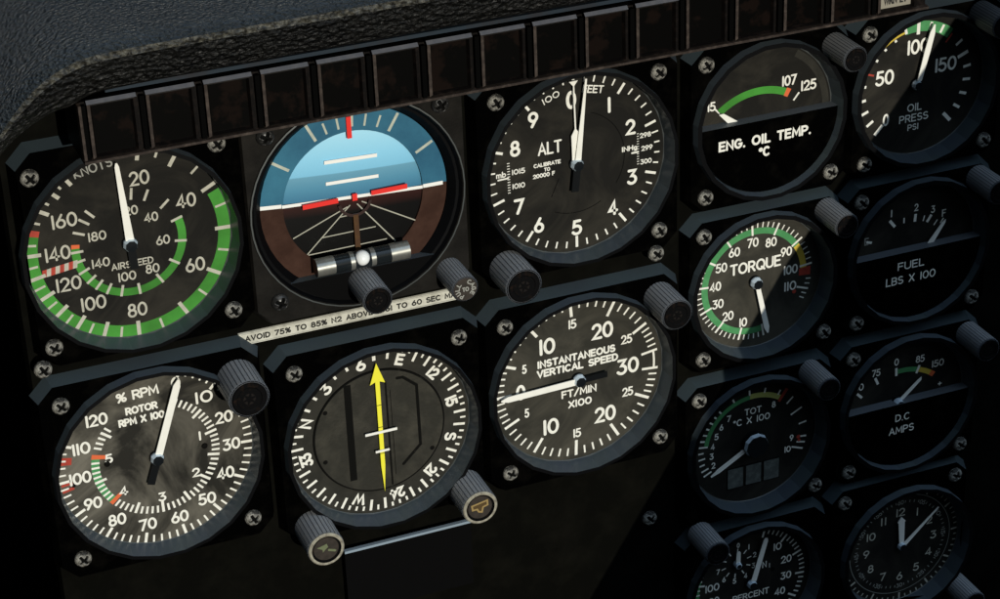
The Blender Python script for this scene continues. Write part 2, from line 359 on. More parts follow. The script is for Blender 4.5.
# ribbed knob
def knob_mesh():
    mb = MB(); n = 28; R = 7.35; L = 17.0
    ring = []
    for i in range(n):
        a = 2 * PI * i / n; d = 2 * PI / n
        ring += [(R, a + d * .04), (R, a + d * .80), (R * .965, a + d * .84), (R * .965, a + d * .99)]
    def P(z, k): return [(r * k * math.cos(a), r * k * math.sin(a), z) for r, a in ring]
    m = len(ring); rows = [P(-.5, 1), P(L - .5, 1), P(L, .955)]
    for k in range(2):
        vs = rows[k] + rows[k + 1]
        f1 = []; f2 = []
        for i in range(m):
            q = [i, (i + 1) % m, m + (i + 1) % m, m + i]
            (f1 if i % 4 == 0 else f2).append(q)
        mb.add(vs, f1, 'knob' if k == 0 else 'knob_groove'); mb.add(vs, f2, 'knob_groove')
    r0 = .955 * R * .955
    mb.lathe([(R * .90, L - .02), (6.5, L + .02), (6.3, L - .5)], 48, ['knob_groove', 'cap'])
    mb.add([(R * .91 * math.cos(2 * PI * i / 48), R * .91 * math.sin(2 * PI * i / 48), L - .04) for i in range(48)], [list(range(48))], 'cap')
    o = mb.build('knob'); d = o.data; bpy.data.objects.remove(o); return d
KNOB = knob_mesh()
def knob(parent, x, y, face='plain', rot=0.0, z=0.0, s=1.0, sz=.95):
    o = bpy.data.objects.new('knob', KNOB); COL.objects.link(o); o.parent = parent
    o.location = (x * MM, y * MM, z * MM); o.rotation_euler = (0, 0, random.uniform(0, .2)); o.scale = (s, s, sz)
    mb = MB(); T = 17.05
    if face == 'plain':
        mb.lathe([(6.2, T - .02), (6.0, T + .25), (4.6, T + .25), (4.3, T + .02), (0.001, T + .02)], 40, 'cap')
        for i in range(6):
            a = i * PI / 3 + .3; mb.poly([(2.2 * math.cos(a + t), 2.2 * math.sin(a + t)) for t in (0, .5, .8)] + [(1.1 * math.cos(a + .4), 1.1 * math.sin(a + .4))], 'cap_dull', T + .05)
    elif face == 'cage':
        mb.lathe([(6.5, T - .02), (6.3, T + .15), (0.001, T + .15)], 40, 'cap_brown')
        for s_, r_, a_ in (('PULL', 4.5, 262), ('CAGE', 4.5, 80)):
            for i, c in enumerate(s_):
                a = a_ + (i - 1.5) * 33 if s_ == 'CAGE' else a_ + (i - 1.5) * 33
                p = pol(r_, a); text(mb, c, p[0], p[1], 2.6, None, .2, 'greytext', T + .2, rot=-a)
        text(mb, 'TO', 0, 0, 2.6, 3.8, .2, 'greytext', T + .2)
    else:
        mb.lathe([(7.0, T - .6), (7.15, T + .3), (6.7, T + .7), (5.9, T + .6), (5.6, T - .1)], 40, ['cap_rim', 'cap_rim', 'cap_rim', 'cap'], smooth=True)
        mb.disc(0, 0, 5.7, 'cap_brown', T - .05, 40)
        mb.arc(0, 360, 5.0, 5.6, 'cap', T)
        if face == 'arrow':
            mb.poly([(-3.6, 1.6), (-1.0, 1.9), (.6, 2.2), (.9, .6), (-.5, -.3), (-1.6, -1.2), (-1.5, .1)], 'emblem_green', T + .03)
            mb.line([(1.0, -.9), (3.2, -2.0)], 1.0, 'emblem_green', T + .03)
        else:
            pts = [(-3.3, 1.6), (3.3, 2.3), (3.2, .2), (1.2, -.2), (.5, -2.3), (-.8, -1.8), (-1.3, -.5), (-3.2, -.4)]
            mb.poly(pts, 'emblem_brown', T + .03); mb.line(pts, .7, 'emblem_amber', T + .08, closed=True)
    mb.build('knob_face', o)
    return o

def octa(hx, hy, c, cx=0, cy=0):
    return [(cx - hx + c, cy - hy), (cx + hx - c, cy - hy), (cx + hx, cy - hy + c), (cx + hx, cy + hy - c), (cx + hx - c, cy + hy), (cx - hx + c, cy + hy), (cx - hx, cy + hy - c), (cx - hx, cy - hy + c)]

def base(name, x, y, half, scr, c, ring=True, small=False, dial_off=(0, 0), dial='dial', screws=('TL', 'TR', 'BL', 'BR'), fl='flange', dz=-4.2, seg=24, phase=.5, adj=(0, 0, 0, 0)):
    root = empty(name, x, y)
    mb = MB()
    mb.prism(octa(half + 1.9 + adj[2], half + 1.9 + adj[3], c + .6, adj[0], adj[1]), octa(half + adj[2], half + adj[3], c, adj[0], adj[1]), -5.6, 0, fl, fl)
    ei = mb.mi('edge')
    for k in (3, 4, 5): mb.m[k] = ei          # upper edge and its two chamfers get a blue-grey colour in place of sky light
    o = mb.build('mounting_flange', root)
    # opening is covered by the bezel well: lathe from rim to dial
    dx, dy = dial_off
    if ring:
        if small: prof = [(31.4, -.2), (31.1, 3.6), (29.4, 3.65), (28.5, dz + .1)]
        else: prof = [(38.0, -.2), (37.7, 4.0), (36.3, 4.05), (35.7, dz + .1)]
        mb = MB(); mb.lathe(prof, seg, ['bezel', 'bezel_lip', 'bezel'], c=(dx, dy), phase=phase)
        mb.lathe([(prof[3][0] + .2, dz + .2), (prof[3][0] - .35, dz + .28), (prof[3][0] - .5, dz + .1)], 96, 'arcline', c=(dx, dy), smooth=True)
        mb.build('bezel', root)
        # cut the flange under the well
    sg = {'TL': (-1, 1), 'TR': (1, 1), 'BL': (-1, -1), 'BR': (1, -1)}
    for k in screws: screw(root, sg[k][0] * scr, sg[k][1] * scr, 0.0)
    return root

def cut_flange(root, r, c=(0, 0), n=72):
    """replace the flange's front face by a ring so that the dial well is a real opening"""
    o = [k for k in root.children if k.name.startswith('mounting_flange')][0]
    me = o.data; bm = bmesh.new(); bm.from_mesh(me)
    face = max(bm.faces, key=lambda f: f.calc_center_median().z)
    mi = face.material_index; outer = [v for v in face.verts]; z = outer[0].co.z
    bmesh.ops.delete(bm, geom=[face], context='FACES_ONLY')
    inner = [bm.verts.new((c[0] * MM + r * MM * math.cos(2 * PI * i / n), c[1] * MM + r * MM * math.sin(2 * PI * i / n), z)) for i in range(n)]
    edges = []
    for i in range(n): edges.append(bm.edges.new((inner[i], inner[(i + 1) % n])))
    for i in range(len(outer)):
        e = bm.edges.get((outer[i], outer[(i + 1) % len(outer)])); edges.append(e)
    r_ = bmesh.ops.triangle_fill(bm, use_beauty=True, use_dissolve=False, edges=edges, normal=(0, 0, 1))
    cc = Vector((c[0] * MM, c[1] * MM))
    for f in [g for g in r_['geom'] if isinstance(g, bmesh.types.BMFace)]:
        m = f.calc_center_median()
        if (Vector((m.x, m.y)) - cc).length < r * MM * .97: bm.faces.remove(f) if f.is_valid else None
        else:
            f.material_index = mi
            if f.normal.z < 0: f.normal_flip()
    bm.to_mesh(me); bm.free(); me.update()

def dial_face(root, r, mt, off, z=-4.2, name='dial_face'):
    mb = MB(); mb.disc(0, 0, r, mt, 0, 96)
    return mb.build(name, root, (off[0], off[1], z))

def hub(root, off, r=2.6, z=-4.2, h=3.6, n=8):
    mb = MB(); mb.lathe([(r, .0), (r, h - 1.7), (r * .80, h)], n, ['hub', 'hub'], phase=.3)
    mb.lathe([(r * .80, h), (.001, h + .05)], n, 'hubtop', phase=.3)
    mb.lathe([(r * 1.04, .2), (r * 1.04, h * .42)], 24, 'hubtop')
    return mb.build('hub', root, (off[0], off[1], z))

def needle(root, ang, off, pts, tail=None, z=-4.2, zh=2.2, mt='needle', th=.35, name='needle', lift=0):
    """pts: right-hand outline as (half width, distance) from base to tip"""
    a = math.radians(ang); sa, ca = math.sin(a), math.cos(a)
    def tr(t, d): return (t * ca + d * sa, -t * sa + d * ca)
    mb = MB()
    P = [(w, d) for w, d in pts] + [(-w, d) for w, d in reversed(pts) if w > 0]
    Q = [tr(*p) for p in P]
    n = len(Q); area = sum(Q[i][0] * Q[(i + 1) % n][1] - Q[(i + 1) % n][0] * Q[i][1] for i in range(n))
    if area < 0: Q = Q[::-1]
    mb.prism(Q, Q, zh + lift, zh + th + lift, mt, mt, True)
    if tail:
        w, d = tail
        Q = [tr(*p) for p in ((-w, -1.5), (w, -1.5), (w, -d), (-w, -d))]
        area = sum(Q[i][0] * Q[(i + 1) % 4][1] - Q[(i + 1) % 4][0] * Q[i][1] for i in range(4))
        if area < 0: Q = Q[::-1]
        mb.prism(Q, Q, zh + lift - .4, zh + lift + .25, 'tail', 'tail', True)
    return mb.build(name, root, (off[0], off[1], z))

BH, BS = 38.9, 31.4     # big gauge: half flange, screw pitch
SH, SS = 32.0, 26.3     # small gauge

# ---- airspeed
def g_air():
    off = (-.9, -.5)
    r = base('airspeed_indicator', -163, 4.1, BH, BS, 5.5, dial_off=off, adj=(1.6, .5, -1.6, .5)); cut_flange(r, 37.5, off)
    tag(r, 'large dial with KNOTS, two green arcs and a red and white striped bar', 'airspeed gauge')
    d = dial_face(r, 36.2, 'dial', off); mb = MB()
    mb.arc(67, 285.5, 30.9, 35.5, 'green'); mb.arc(285.5, 289.5, 30.9, 35.5, 'red')
    mb.arc(71, 275, 16.9, 19.7, 'green'); mb.arc(275, 279.5, 16.9, 19.7, 'orange')
    for a in (11.4, 33.4, 63, 92.1, 121.2, 150.9, 180.7, 200.9, 217.4, 231.6, 245.2, 258.7, 273.5, 301.7, 314.4, 325.9): mb.tick(a, 29.8, 35.4, 1.35, 'white_dim')
    for a in (22.6, 48.6, 77.3, 106.5, 135.9, 166.6, 191.1, 209.5, 224.5, 238.5, 252, 266, 280, 294.2, 307.6, 319.9): mb.tick(a, 31.4, 35.4, .85, 'white_dim')
    for a in (8.5, 25.1, 49, 72.5, 99.5, 125, 149.8, 175.1, 194.4, 209.4, 221.8, 233, 246.1, 259.1, 270.8, 292.6, 307, 317.7): mb.tick(a, 15.7, 19.9, .9, 'white_dim')
    for s, a, rr in (('20', 14.7, 23.6), ('40', 61.3, 23.8), ('60', 121, 25.2), ('80', 180.2, 25.5), ('100', 216.7, 24.5), ('120', 244.2, 24.5), ('140', 272.8, 24.3), ('160', 301.5, 24.2)):
        p = pol(rr, a); text(mb, s, *p, 5.3, 7.0 if len(s) == 2 else 8.8, .13, 'white_dim')
    for s, a, rr in (('20', 9, 11.8), ('40', 47, 11.5), ('60', 97, 11.6), ('80', 148.7, 13.1), ('100', 190, 12.4), ('140', 243.1, 11.7), ('180', 294.3, 11.5)):
        p = pol(rr, a); text(mb, s, *p, 3.5, 4.9 if len(s) == 2 else 6.3, .14, 'white_dim')
    text(mb, 'AIRSPEED', 0.2, -7.9, 2.6, 14.6, .15, 'white_dim')
    text(mb, 'KNOTS', -9.0, 29.5, 3.6, 13.4, .13, 'greytext', rot=10)  # greyer lettering paints in the shadow under the light strip
    a0, a1 = (-30.3, -5.4), (-18.2, -3.9); n = 8
    for i in range(n):
        p = [a0[0] + (a1[0] - a0[0]) * t for t in (i / n, (i + 1) / n)]; q = [a0[1] + (a1[1] - a0[1]) * t for t in (i / n, (i + 1) / n)]
        mb.poly([(p[0] - .2, q[0] - 1.4), (p[1] - .2, q[1] - 1.4), (p[1] + .2, q[1] + 1.4), (p[0] + .2, q[0] + 1.4)], 'red' if i % 2 == 0 else 'white_dim', .07)
    mb.build('dial_markings', d)
    needle(r, 357.2, off, [(1.45, 2), (.75, 29.2), (.3, 30.6)], (1.4, 9.0)); hub(r, off)
g_air()

# ---- rotor / turbine rpm
def g_rpm():
    off = (-.2, .5)
    r = base('rotor_tachometer', -163.7, -81.4, BH, BS, 5.5, dial_off=off, screws=('TL', 'BL', 'BR')); cut_flange(r, 37.5, off)
    tag(r, 'large dusty dial reading % RPM, ROTOR RPM X 100, with short green arc', 'tachometer')
    d = dial_face(r, 36.2, 'dial_dusty', off); mb = MB()
    A = lambda v: 20 + 2.464 * v
    for v in range(0, 112, 2):
        if v % 10 == 0: mb.tick(A(v), 31.1, 35.8, 1.05)
        else: mb.tick(A(v), 32.3, 35.7, .7)
    for v in range(0, 121, 10):
        p = pol(27.6 if v else 29.3, A(v) if v < 120 else 316.1); text(mb, str(v), *p, 4.9, {1: 3.4, 2: 6.6, 3: 8.0}[len(str(v))] if v != 110 else 6.6, .155)
    B = lambda v: 24.5 + 51.6 * v
    mb.arc(B(4.02), B(4.98), 20.3, 23.2, 'green2'); mb.arc(B(3.95), B(4.03), 18.3, 23.3, 'orange'); mb.arc(B(4.98), B(5.07), 18.0, 23.3, 'orange')
    for i in range(0, 57):
        v = i / 10
        if i in (40, 50, 51): continue
        if i % 5 == 0: mb.tick(B(v), 18.9, 23.3, 1.0)
        else: mb.tick(B(v), 20.3, 23.2, .8)
    for n_ in (1, 2, 3, 4, 5):
        p = pol(17.0, B(n_) - .8); text(mb, str(n_), *p, 3.8, None if n_ > 1 else .8, .17)
    text(mb, '% RPM', -3.8, 26.6, 3.9, 15.2, .17, gap=.16, rot=2); text(mb, 'ROTOR', -3.0, 20.6, 3.1, 11.6, .2, rot=1); text(mb, 'RPM X 100', -3.4, 16.4, 3.1, 16.6, .2, rot=1)
    mb.arc(263.5, 265.2, 30.5, 34.6, 'red'); mb.arc(259.2, 261.4, 30.5, 34.8, 'red'); mb.arc(278.2, 283.5, 30.2, 34.4, 'red')
    mb.arc(260.8, 264.8, 29.8, 31, 'groove')
    mb.build('dial_markings', d)
    for x, y in ((17.7, -.2), (-17.5, 1.5)):
        q = MB(); q.lathe([(1.15, 0), (1.0, .5), (.001, .6)], 16, 'groove', smooth=True); q.build('dial_rivet', r, (x + off[0], y + off[1], -4.2))
    needle(r, 19.6, off, [(1.35, 2), (1.3, 29.3), (.35, 31.8)], (1.35, 10.2)); hub(r, off, 2.5)
    knob(r, 30.8, 27.0)
g_rpm()

# ---- altimeter
def g_alt():
    off = (0.1, .3)
    r = base('altimeter', 0, 0, BH, BS, 5.5, dial_off=off, screws=('TL', 'TR', 'BR')); cut_flange(r, 37.5, off)
    tag(r, 'large black ALT dial numbered 0 to 9 with hundred FEET scale and thin white needles', 'altimeter')
    d = dial_face(r, 36.2, 'dial', off); mb = MB()
    for i in range(50):
        a = 7.2 * i
        if i % 5 == 0: mb.tick(a, 29.3 if i else 31, 33.8, 1.0)
        else: mb.tick(a, 31.1 if not 12 <= i <= 14 else 31.6, 33.7, .6)
    for n_ in range(10):
        p = {0: (-1, 24.7), 1: (13.8, 20.0), 2: (22.1, 9.8), 3: (22.6, -10.1), 4: (14.7, -20.9), 5: (.2, -25.9), 6: (-14.8, -21.8), 7: (-22.3, -12.8), 8: (-23.1, 10.1), 9: (-15.8, 19.8)}[n_]
        text(mb, str(n_), *p, 7.0 if n_ == 0 else 6.2, {0: 4.0, 1: .9}.get(n_, 4.1), .155)
    text(mb, 'ALT', -9.7, 7.9, 5.0, 9.4, .13); text(mb, '100', -8.8, 27.0, 2.5, 7.0, .14, 'white', rot=22); text(mb, 'FEET', 7.6, 27.3, 3.0, 8.4, .15, rot=-12)
    text(mb, 'CALIBRATE', -10.9, 1.8, 1.6, 10.6, .2); text(mb, 'TO', -11.0, -.3, 1.5, 2.4, .2); text(mb, '20000 F', -12.3, -2.3, 1.7, 8.6, .2)
    text(mb, '298', 28.0, 5.6, 2.0, 4.6, .17); text(mb, '299', 28.6, 0.4, 2.0, 4.6, .17); text(mb, '300', 28.2, -4.9, 2.0, 4.6, .17)
    text(mb, 'INHg', 21.6, 1.5, 2.1, 6.2, .19); mb.line([(22.6, -.6), (25.0, -.6)], .7, 'white', .12)
    for i in range(13): mb.tick(90, 24.6, 25.4, .25, c=(0, 6.6 - i * 1.0))
    text(mb, 'mb', -28.8, 1.0, 2.4, 3.8, .15); text(mb, '1015', -22.1, 1.1, 2.1, 5.2, .16); text(mb, '1010', -22.2, -4.5, 2.1, 5.0, .16)
    for i in range(12): mb.tick(270, 25.4, 26.4, .32, c=(0, 4.9 - i * 1.05))
    mb.line([(-30, -.9), (-26.2, -.8)], .6, 'white', .12)
    mb.arc(20, 125, 19.4, 19.75, 'groove', .05); mb.arc(150, 205, 19.6, 19.9, 'groove', .05)
    mb.line([(-6.5, -5), (-9.5, -11.5)], .35, 'groove', .05)
    mb.build('dial_markings', d)
    needle(r, 358.8, off, [(1.75, 2), (1.7, 11.5), (.5, 13.6), (.28, 14), (.25, 30.6), (1.7, 32.4)], None, name='hundreds_needle', zh=1.5)
    needle(r, 6.8, off, [(1.15, 2), (.35, 33)], (1.4, 10.4), name='needle', zh=2.3); hub(r, off, 2.5)
    knob(r, -29.3, -33.9, s=.95)
g_alt()

# ---- vertical speed
def g_vsi():
    off = (-1.0, .1)
    r = base('vertical_speed_indicator', 0.1, -89.1, BH, BS, 5.5, dial_off=off, screws=('TL', 'BL', 'BR')); cut_flange(r, 37.5, off)
    tag(r, 'large grey dial lettered INSTANTANEOUS VERTICAL SPEED, white needle pointing left at 0', 'vertical speed gauge')
    d = dial_face(r, 36.2, 'dial_grey', off); mb = MB()
    top = [(0, 268.5), (5, 292.5), (10, 323.6), (15, 356), (20, 388), (25, 419), (29, 441.6)]
    bot = [(0, 268.5), (5, 244.3), (10, 213.9), (15, 182.3), (20, 150.2), (25, 117.9), (29, 95.3)]
    for T in (top, bot):
        for (v0, a0), (v1, a1) in zip(T, T[1:]):
            n_ = 5 if v1 < 29 else 5
            for i in range(n_):
                a = a0 + (a1 - a0) * i / n_
                if i == 0: mb.tick(a, 27.0, 33.6, 1.15)
                else: mb.tick(a, 30.1, 33.5, .7)
    mb.tick(441.6 - 360, 27, 33.7, 1.0); mb.tick(95.3, 27, 33.7, 1.0); mb.arc(81.8, 95.2, 31.6, 32.4, 'white', .14)
    for s, x, y, h, w in (('10', -12.1, 16.8, 6.9, 6.7), ('20', 10.6, 18.3, 6.9, 9.0), ('30', 21.0, .5, 6.9, 9.3), ('0', -23.3, -.4, 6.6, 3.9), ('10', -11.5, -18.2, 6.9, 6.7), ('20', 11.2, -18.3, 6.9, 9.0)):
        text(mb, s, x, y, h, w, .15)
    for s, x, y in (('5', -21.5, 9.2), ('15', -1.6, 23.8), ('25', 20.6, 12.2), ('5', -21.1, -9.9), ('15', -.7, -23.8), ('25', 20.8, -10.8)):
        text(mb, s, x, y, 3.9, 1.9 if len(s) == 1 else (3.4 if s == '15' else 4.7), .15)
    text(mb, 'INSTANTANEOUS', -.2, 9.6, 3.3, 32.2, .2, gap=.26); text(mb, 'VERTICAL SPEED', .2, 5.6, 3.3, 33.6, .2, gap=.24)
    text(mb, 'FT/MIN', .5, -5.7, 3.4, 14.6, .18); text(mb, 'X100', .8, -10.6, 3.3, 9.8, .18)
    mb.build('dial_markings', d)
    needle(r, 268.4, off, [(1.3, 2), (1.2, 29.4), (.25, 32.2)], (1.15, 11.4)); hub(r, off, 2.6)
    knob(r, 31.2, 29.6, s=.86)
g_vsi()

# ---- course deviation indicator
def g_obs():
    off = (.1, -2.4)
    r = base('course_deviation_indicator', -80.8, -89.0, BH, BS, 5.5, dial_off=off, screws=('TL', 'TR')); cut_flange(r, 37.5, off)
    tag(r, 'large compass rose dial with a vertical yellow arrow needle and two corner knobs', 'course indicator')
    d = dial_face(r, 36.2, 'card', off, name='compass_card'); mb = MB()
    names = [('N', 0), ('3', 30), ('6', 60), ('E', 90), ('12', 120), ('15', 150), ('S', 180), ('21', 210), ('24', 240), ('W', 270), ('33', 330)]
    ta = {n: (289.4 + a) % 360 for n, a in names}
    for i in range(72):
        a = (289.4 + 5 * i) % 360
        if any(min(abs(a - t), 360 - abs(a - t)) < 6.5 for t in ta.values()): mb.tick(a, 32.2, 34.0, .8)
        elif i % 2 == 0: mb.tick(a, 29.4, 34.0, 1.0)
        else: mb.tick(a, 31.9, 34.0, .75)
    for n_, a in ta.items():
        p = pol(29.2, a); text(mb, n_, *p, 4.8, None if len(n_) < 2 else {'12': 4.6, '15': 4.4, '21': 4.6, '24': 6.0, '33': 5.8}[n_], .19, rot=-a)
    mb.tick(0, 29.5, 33.6, .8, z=.2); mb.tick(357, 31.6, 33.6, .7)
    mb.build('card_markings', d)
    c = MB(); c.lathe([(25.7, 0), (25.4, .5), (.001, .5)], 80, ['groove', 'core']); core = c.build('instrument_core', r, (*off, -4.2))
    g = MB(); g.arc(0, 360, 24.9, 25.45, 'groove', .55)
    g.line([(-11.2, 22.0), (-11.3, -18.6)], 2.7, 'groove', .56, round_=False)
    g.line([(8.0, 20.4), (10.2, 20.3), (15.3, 15.8), (15.5, -9.6), (8.4, -16.4)], 1.15, 'groove', .56)
    g.line([(3.4, 20.0), (3.6, -24.0)], .7, 'groove', .56); g.line([(5.0, 16.0), (5.2, -20)], .25, 'groove', .56)
    for x, y in ((-21.6, -8.0), (20.0, -12.5), (-20.2, 12.6)): g.disc(x, y, .9, 'groove', .57, 16)
    g.build('core_grooves', core)
    n_ = MB()
    sh = [(.85, 21.5), (2.9, 20.6), (.0, 29.2), (-2.9, 20.6), (-.85, 21.5), (-.8, -14), (0, -25.6), (.8, -14)]
    a = sum(sh[i][0] * sh[(i + 1) % 8][1] - sh[(i + 1) % 8][0] * sh[i][1] for i in range(8))
    if a < 0: sh = sh[::-1]
    n_.prism(sh, sh, 1.6, 1.95, 'yellow_needle', 'yellow_needle', True)
    for y in (11.5, 2.2, -9.0): n_.box(-.8, .8, y, y + .25, 1.95, 1.99, 'tail')
    n_.build('course_needle', r, (*off, -4.2))
    w = MB(); w.box(-6.2, 6.2, 0.0, 1.0, 2.2, 2.5, 'needle'); w.box(-2.7, 2.7, -8.0, -7.1, 2.2, 2.5, 'needle'); w.build('deviation_bar', r, (*off, -4.2))
    knob(r, -29.4, -34.0, 'arrow', s=.95); knob(r, 30.8, -32.6, 'amber', s=.95)
g_obs()

# ---- attitude indicator
def g_att():
    r = base('attitude_indicator', -83.4, 3.3, BH + .6, BS, 5.5, ring=False, screws=(), fl='flange_grey'); cut_flange(r, 38.6)
    tag(r, 'blue and brown artificial horizon with a white slip ball and ribbed knob at its foot', 'attitude indicator')
    for x, y in ((-31.4, 31.4), (31.4, 31.4), (-31.4, -31.4)): screw(r, x, y, 0, SCREWB, sc=1.05)
    off = (-.6, 0)
    mb = MB()
    mb.lathe([(39.6, -.1), (39.3, .55), (38.8, .6), (38.5, .2), (37.6, -1.4), (36.6, -1.5), (34.4, -4.4)], 48, ['flange_grey', 'arcline', 'flange_grey', 'bezel_lip', 'bezel_lip', 'bezel_lip'], smooth=False)
    mb.build('bezel', r)
    # ring of bank marks: blue above, brown below
    ring = MB()
    ring.arc(-85.2, 90.4, 25.6, 34.6, 'att_blue_ring', 0); ring.arc(90.4, 274.8, 25.6, 34.6, 'att_brown_ring', 0)
    ring.lathe([(25.6, -.9), (25.6, 0)], 64, 'att_arc')
    bank = ring.build('bank_ring', r, (*off, -4.3))
    mk = MB()
    for a in (-90 + 7.0, 90 - 1.2): pass
    for a in (333.7, 304.3, 32.0, 61.6): mk.tick(a, 27.0, 34.2, 1.05, 'att_cream', .05)
    for a in (343.2, 352.5, 12.1, 21.9, 2.8): mk.tick(a, 27.2, 31.6, .75, 'att_cream', .05)
    mk.tick(275.4, 26.2, 34.0, 1.4, 'att_white', .05); mk.tick(90.8, 25.8, 33.2, 1.4, 'att_white', .05)
    mk.build('bank_markings', bank)
    # domed horizon ball
    b = MB(); n = 24; vs = [(0, 0, 1.0)]
    R = 26.2
    prof = [(R * i / 6, 1.0 * (1 - (i / 6) ** 2)) for i in range(7)]
    prof[0] = (.01, 1.0)
    b.lathe(prof[::-1], 64, 'att_ball', smooth=True)
    ball = b.build('horizon_ball', r, (*off, -5.35)); ball.rotation_euler = (0, 0, math.radians(-3.1))
    h = MB()
    zb = 1.1
    h.line([(-25.9, 2.2), (25.6, -.6)], 1.2, 'att_white', zb, round_=False)
    h.line([(-9.6, 15.6), (9.6, 14.8)], 1.35, 'att_white', zb, round_=False); h.line([(-9.6, 7.6), (9.6, 6.9)], 1.25, 'att_white', zb, round_=False)
    for p, q in (((-2.6, -2.6), (-22.8, -10.5)), ((-1.6, -2.2), (-18.2, -17.6)), ((1.2, -2.2), (14.2, -19.2)), ((3.0, -1.6), (22.0, -12.8))): h.line([p, q], .42, 'att_line', zb)
    for y, x0, x1 in ((-5.9, -5.6, 2.4), (-12.4, -12.2, 7.2), (-18.0, -17.8, 11.0)): h.line([(x0, y), (x1, y + .2)], .38, 'att_line', zb + .04)
    hm = h.build('horizon_markings', ball); hm.rotation_euler = (0, 0, math.radians(3.1))
    # fixed miniature aircraft
    s = MB(); z0 = 2.6
    s.box(-19.0, -6.1, .35, 2.1, z0, z0 + .4, 'att_red'); s.box(6.1, 19.4, .75, 2.5, z0, z0 + .4, 'att_red'); s.box(-.9, .9, .0, 2.6, z0, z0 + .4, 'att_red')
    s.build('aircraft_symbol', r, (*off, -5.6))
    s = MB(); s.arc(100, 260, 5.2, 6.3, 'att_arc', z0 - .1); s.box(-.95, .95, -19.8, -5.6, z0 - .5, z0, 'att_symbol'); s.build('symbol_post', r, (*off, -5.6))
    p = MB(); p.box(-.85, .85, 23.2, 31.2, 0, .45, 'att_red'); p.build('sky_pointer', r, (*off, -4.0))
    # lower mask plate
    c = MB(); y1 = -25.9; R = 37.4; a1 = math.asin(y1 / R)
    pts = [(R * math.cos(t), R * math.sin(t)) for t in [-PI - a1 + (PI + 2 * a1) * i / 24 for i in range(25)]]
    a = sum(pts[i][0] * pts[(i + 1) % 25][1] - pts[(i + 1) % 25][0] * pts[i][1] for i in range(25))
    if a < 0: pts = pts[::-1]
    c.prism(pts, [(x * .985, y * .985 - .35) for x, y in pts], -4.2, -.6, 'bezel', 'box'); c.build('mask_plate', r)
    # slip ball tube
    t = MB()
    def cyl(mb, x0, x1, rad, mt, yc=-20.9, zc=1.0, n=28, capm=None):
        vs = []
        for x in (x0, x1): vs += [(x, yc + rad * math.cos(2 * PI * i / n), zc + rad * math.sin(2 * PI * i / n)) for i in range(n)]
        mb.add(vs, [[i, (i + 1) % n, n + (i + 1) % n, n + i] for i in range(n)], mt, True)
        mb.add(vs[:n], [list(range(n))[::-1]], capm or mt); mb.add(vs[n:], [list(range(n))], capm or mt)
    cyl(t, -17.4, 15.8, 3.15, 'fluid'); tube = t.build('slip_tube', r)
    for x0, x1 in ((-17.9, -11.2), (-5.6, -4.0), (2.0, 3.7), (9.4, 16.4)):
        q = MB(); cyl(q, x0, x1, 3.3, 'chrome', capm='tail'); q.build('tube_band', tube)
    q = MB(); prof = [(2.75 * math.sin(PI * i / 16) + .001, 2.75 * math.cos(PI * i / 16)) for i in range(17)]
    q.lathe(prof[::-1], 28, 'ball', smooth=True); q.build('slip_ball', tube, (-1.1, -19.8, 2.5))
    knob(r, -.6, -30.4, s=.74); knob(r, 31.8, -33.2, 'cage', s=.68)
g_att()

# ---- small gauges
def half_cover(root, off, y=.5, rx=28.6, z0=-4.2, z1=.6):
    c = MB(); a0 = math.asin(y / rx)
    n = 28
    pts = [(rx * math.cos(t), rx * math.sin(t)) for t in [PI - a0 + (PI + 2 * a0) * i / n for i in range(n + 1)]]
    a = sum(pts[i][0] * pts[(i + 1) % len(pts)][1] - pts[(i + 1) % len(pts)][0] * pts[i][1] for i in range(len(pts)))
    if a < 0: pts = pts[::-1]
    c.prism(pts, pts, z0, z1, 'cover_top', 'flange')
    return c.build('half_cover', root, (off[0], off[1], 0))

def small(name, x, y, off, dial, screws, label, cat, r0=28.8, **k):
    r = base(name, x, y, SH, SS, 5.0, small=True, dial_off=off, screws=screws, **k); cut_flange(r, 31.0, off)
    tag(r, label, cat); d = dial_face(r, r0, dial, off)
    return r, d

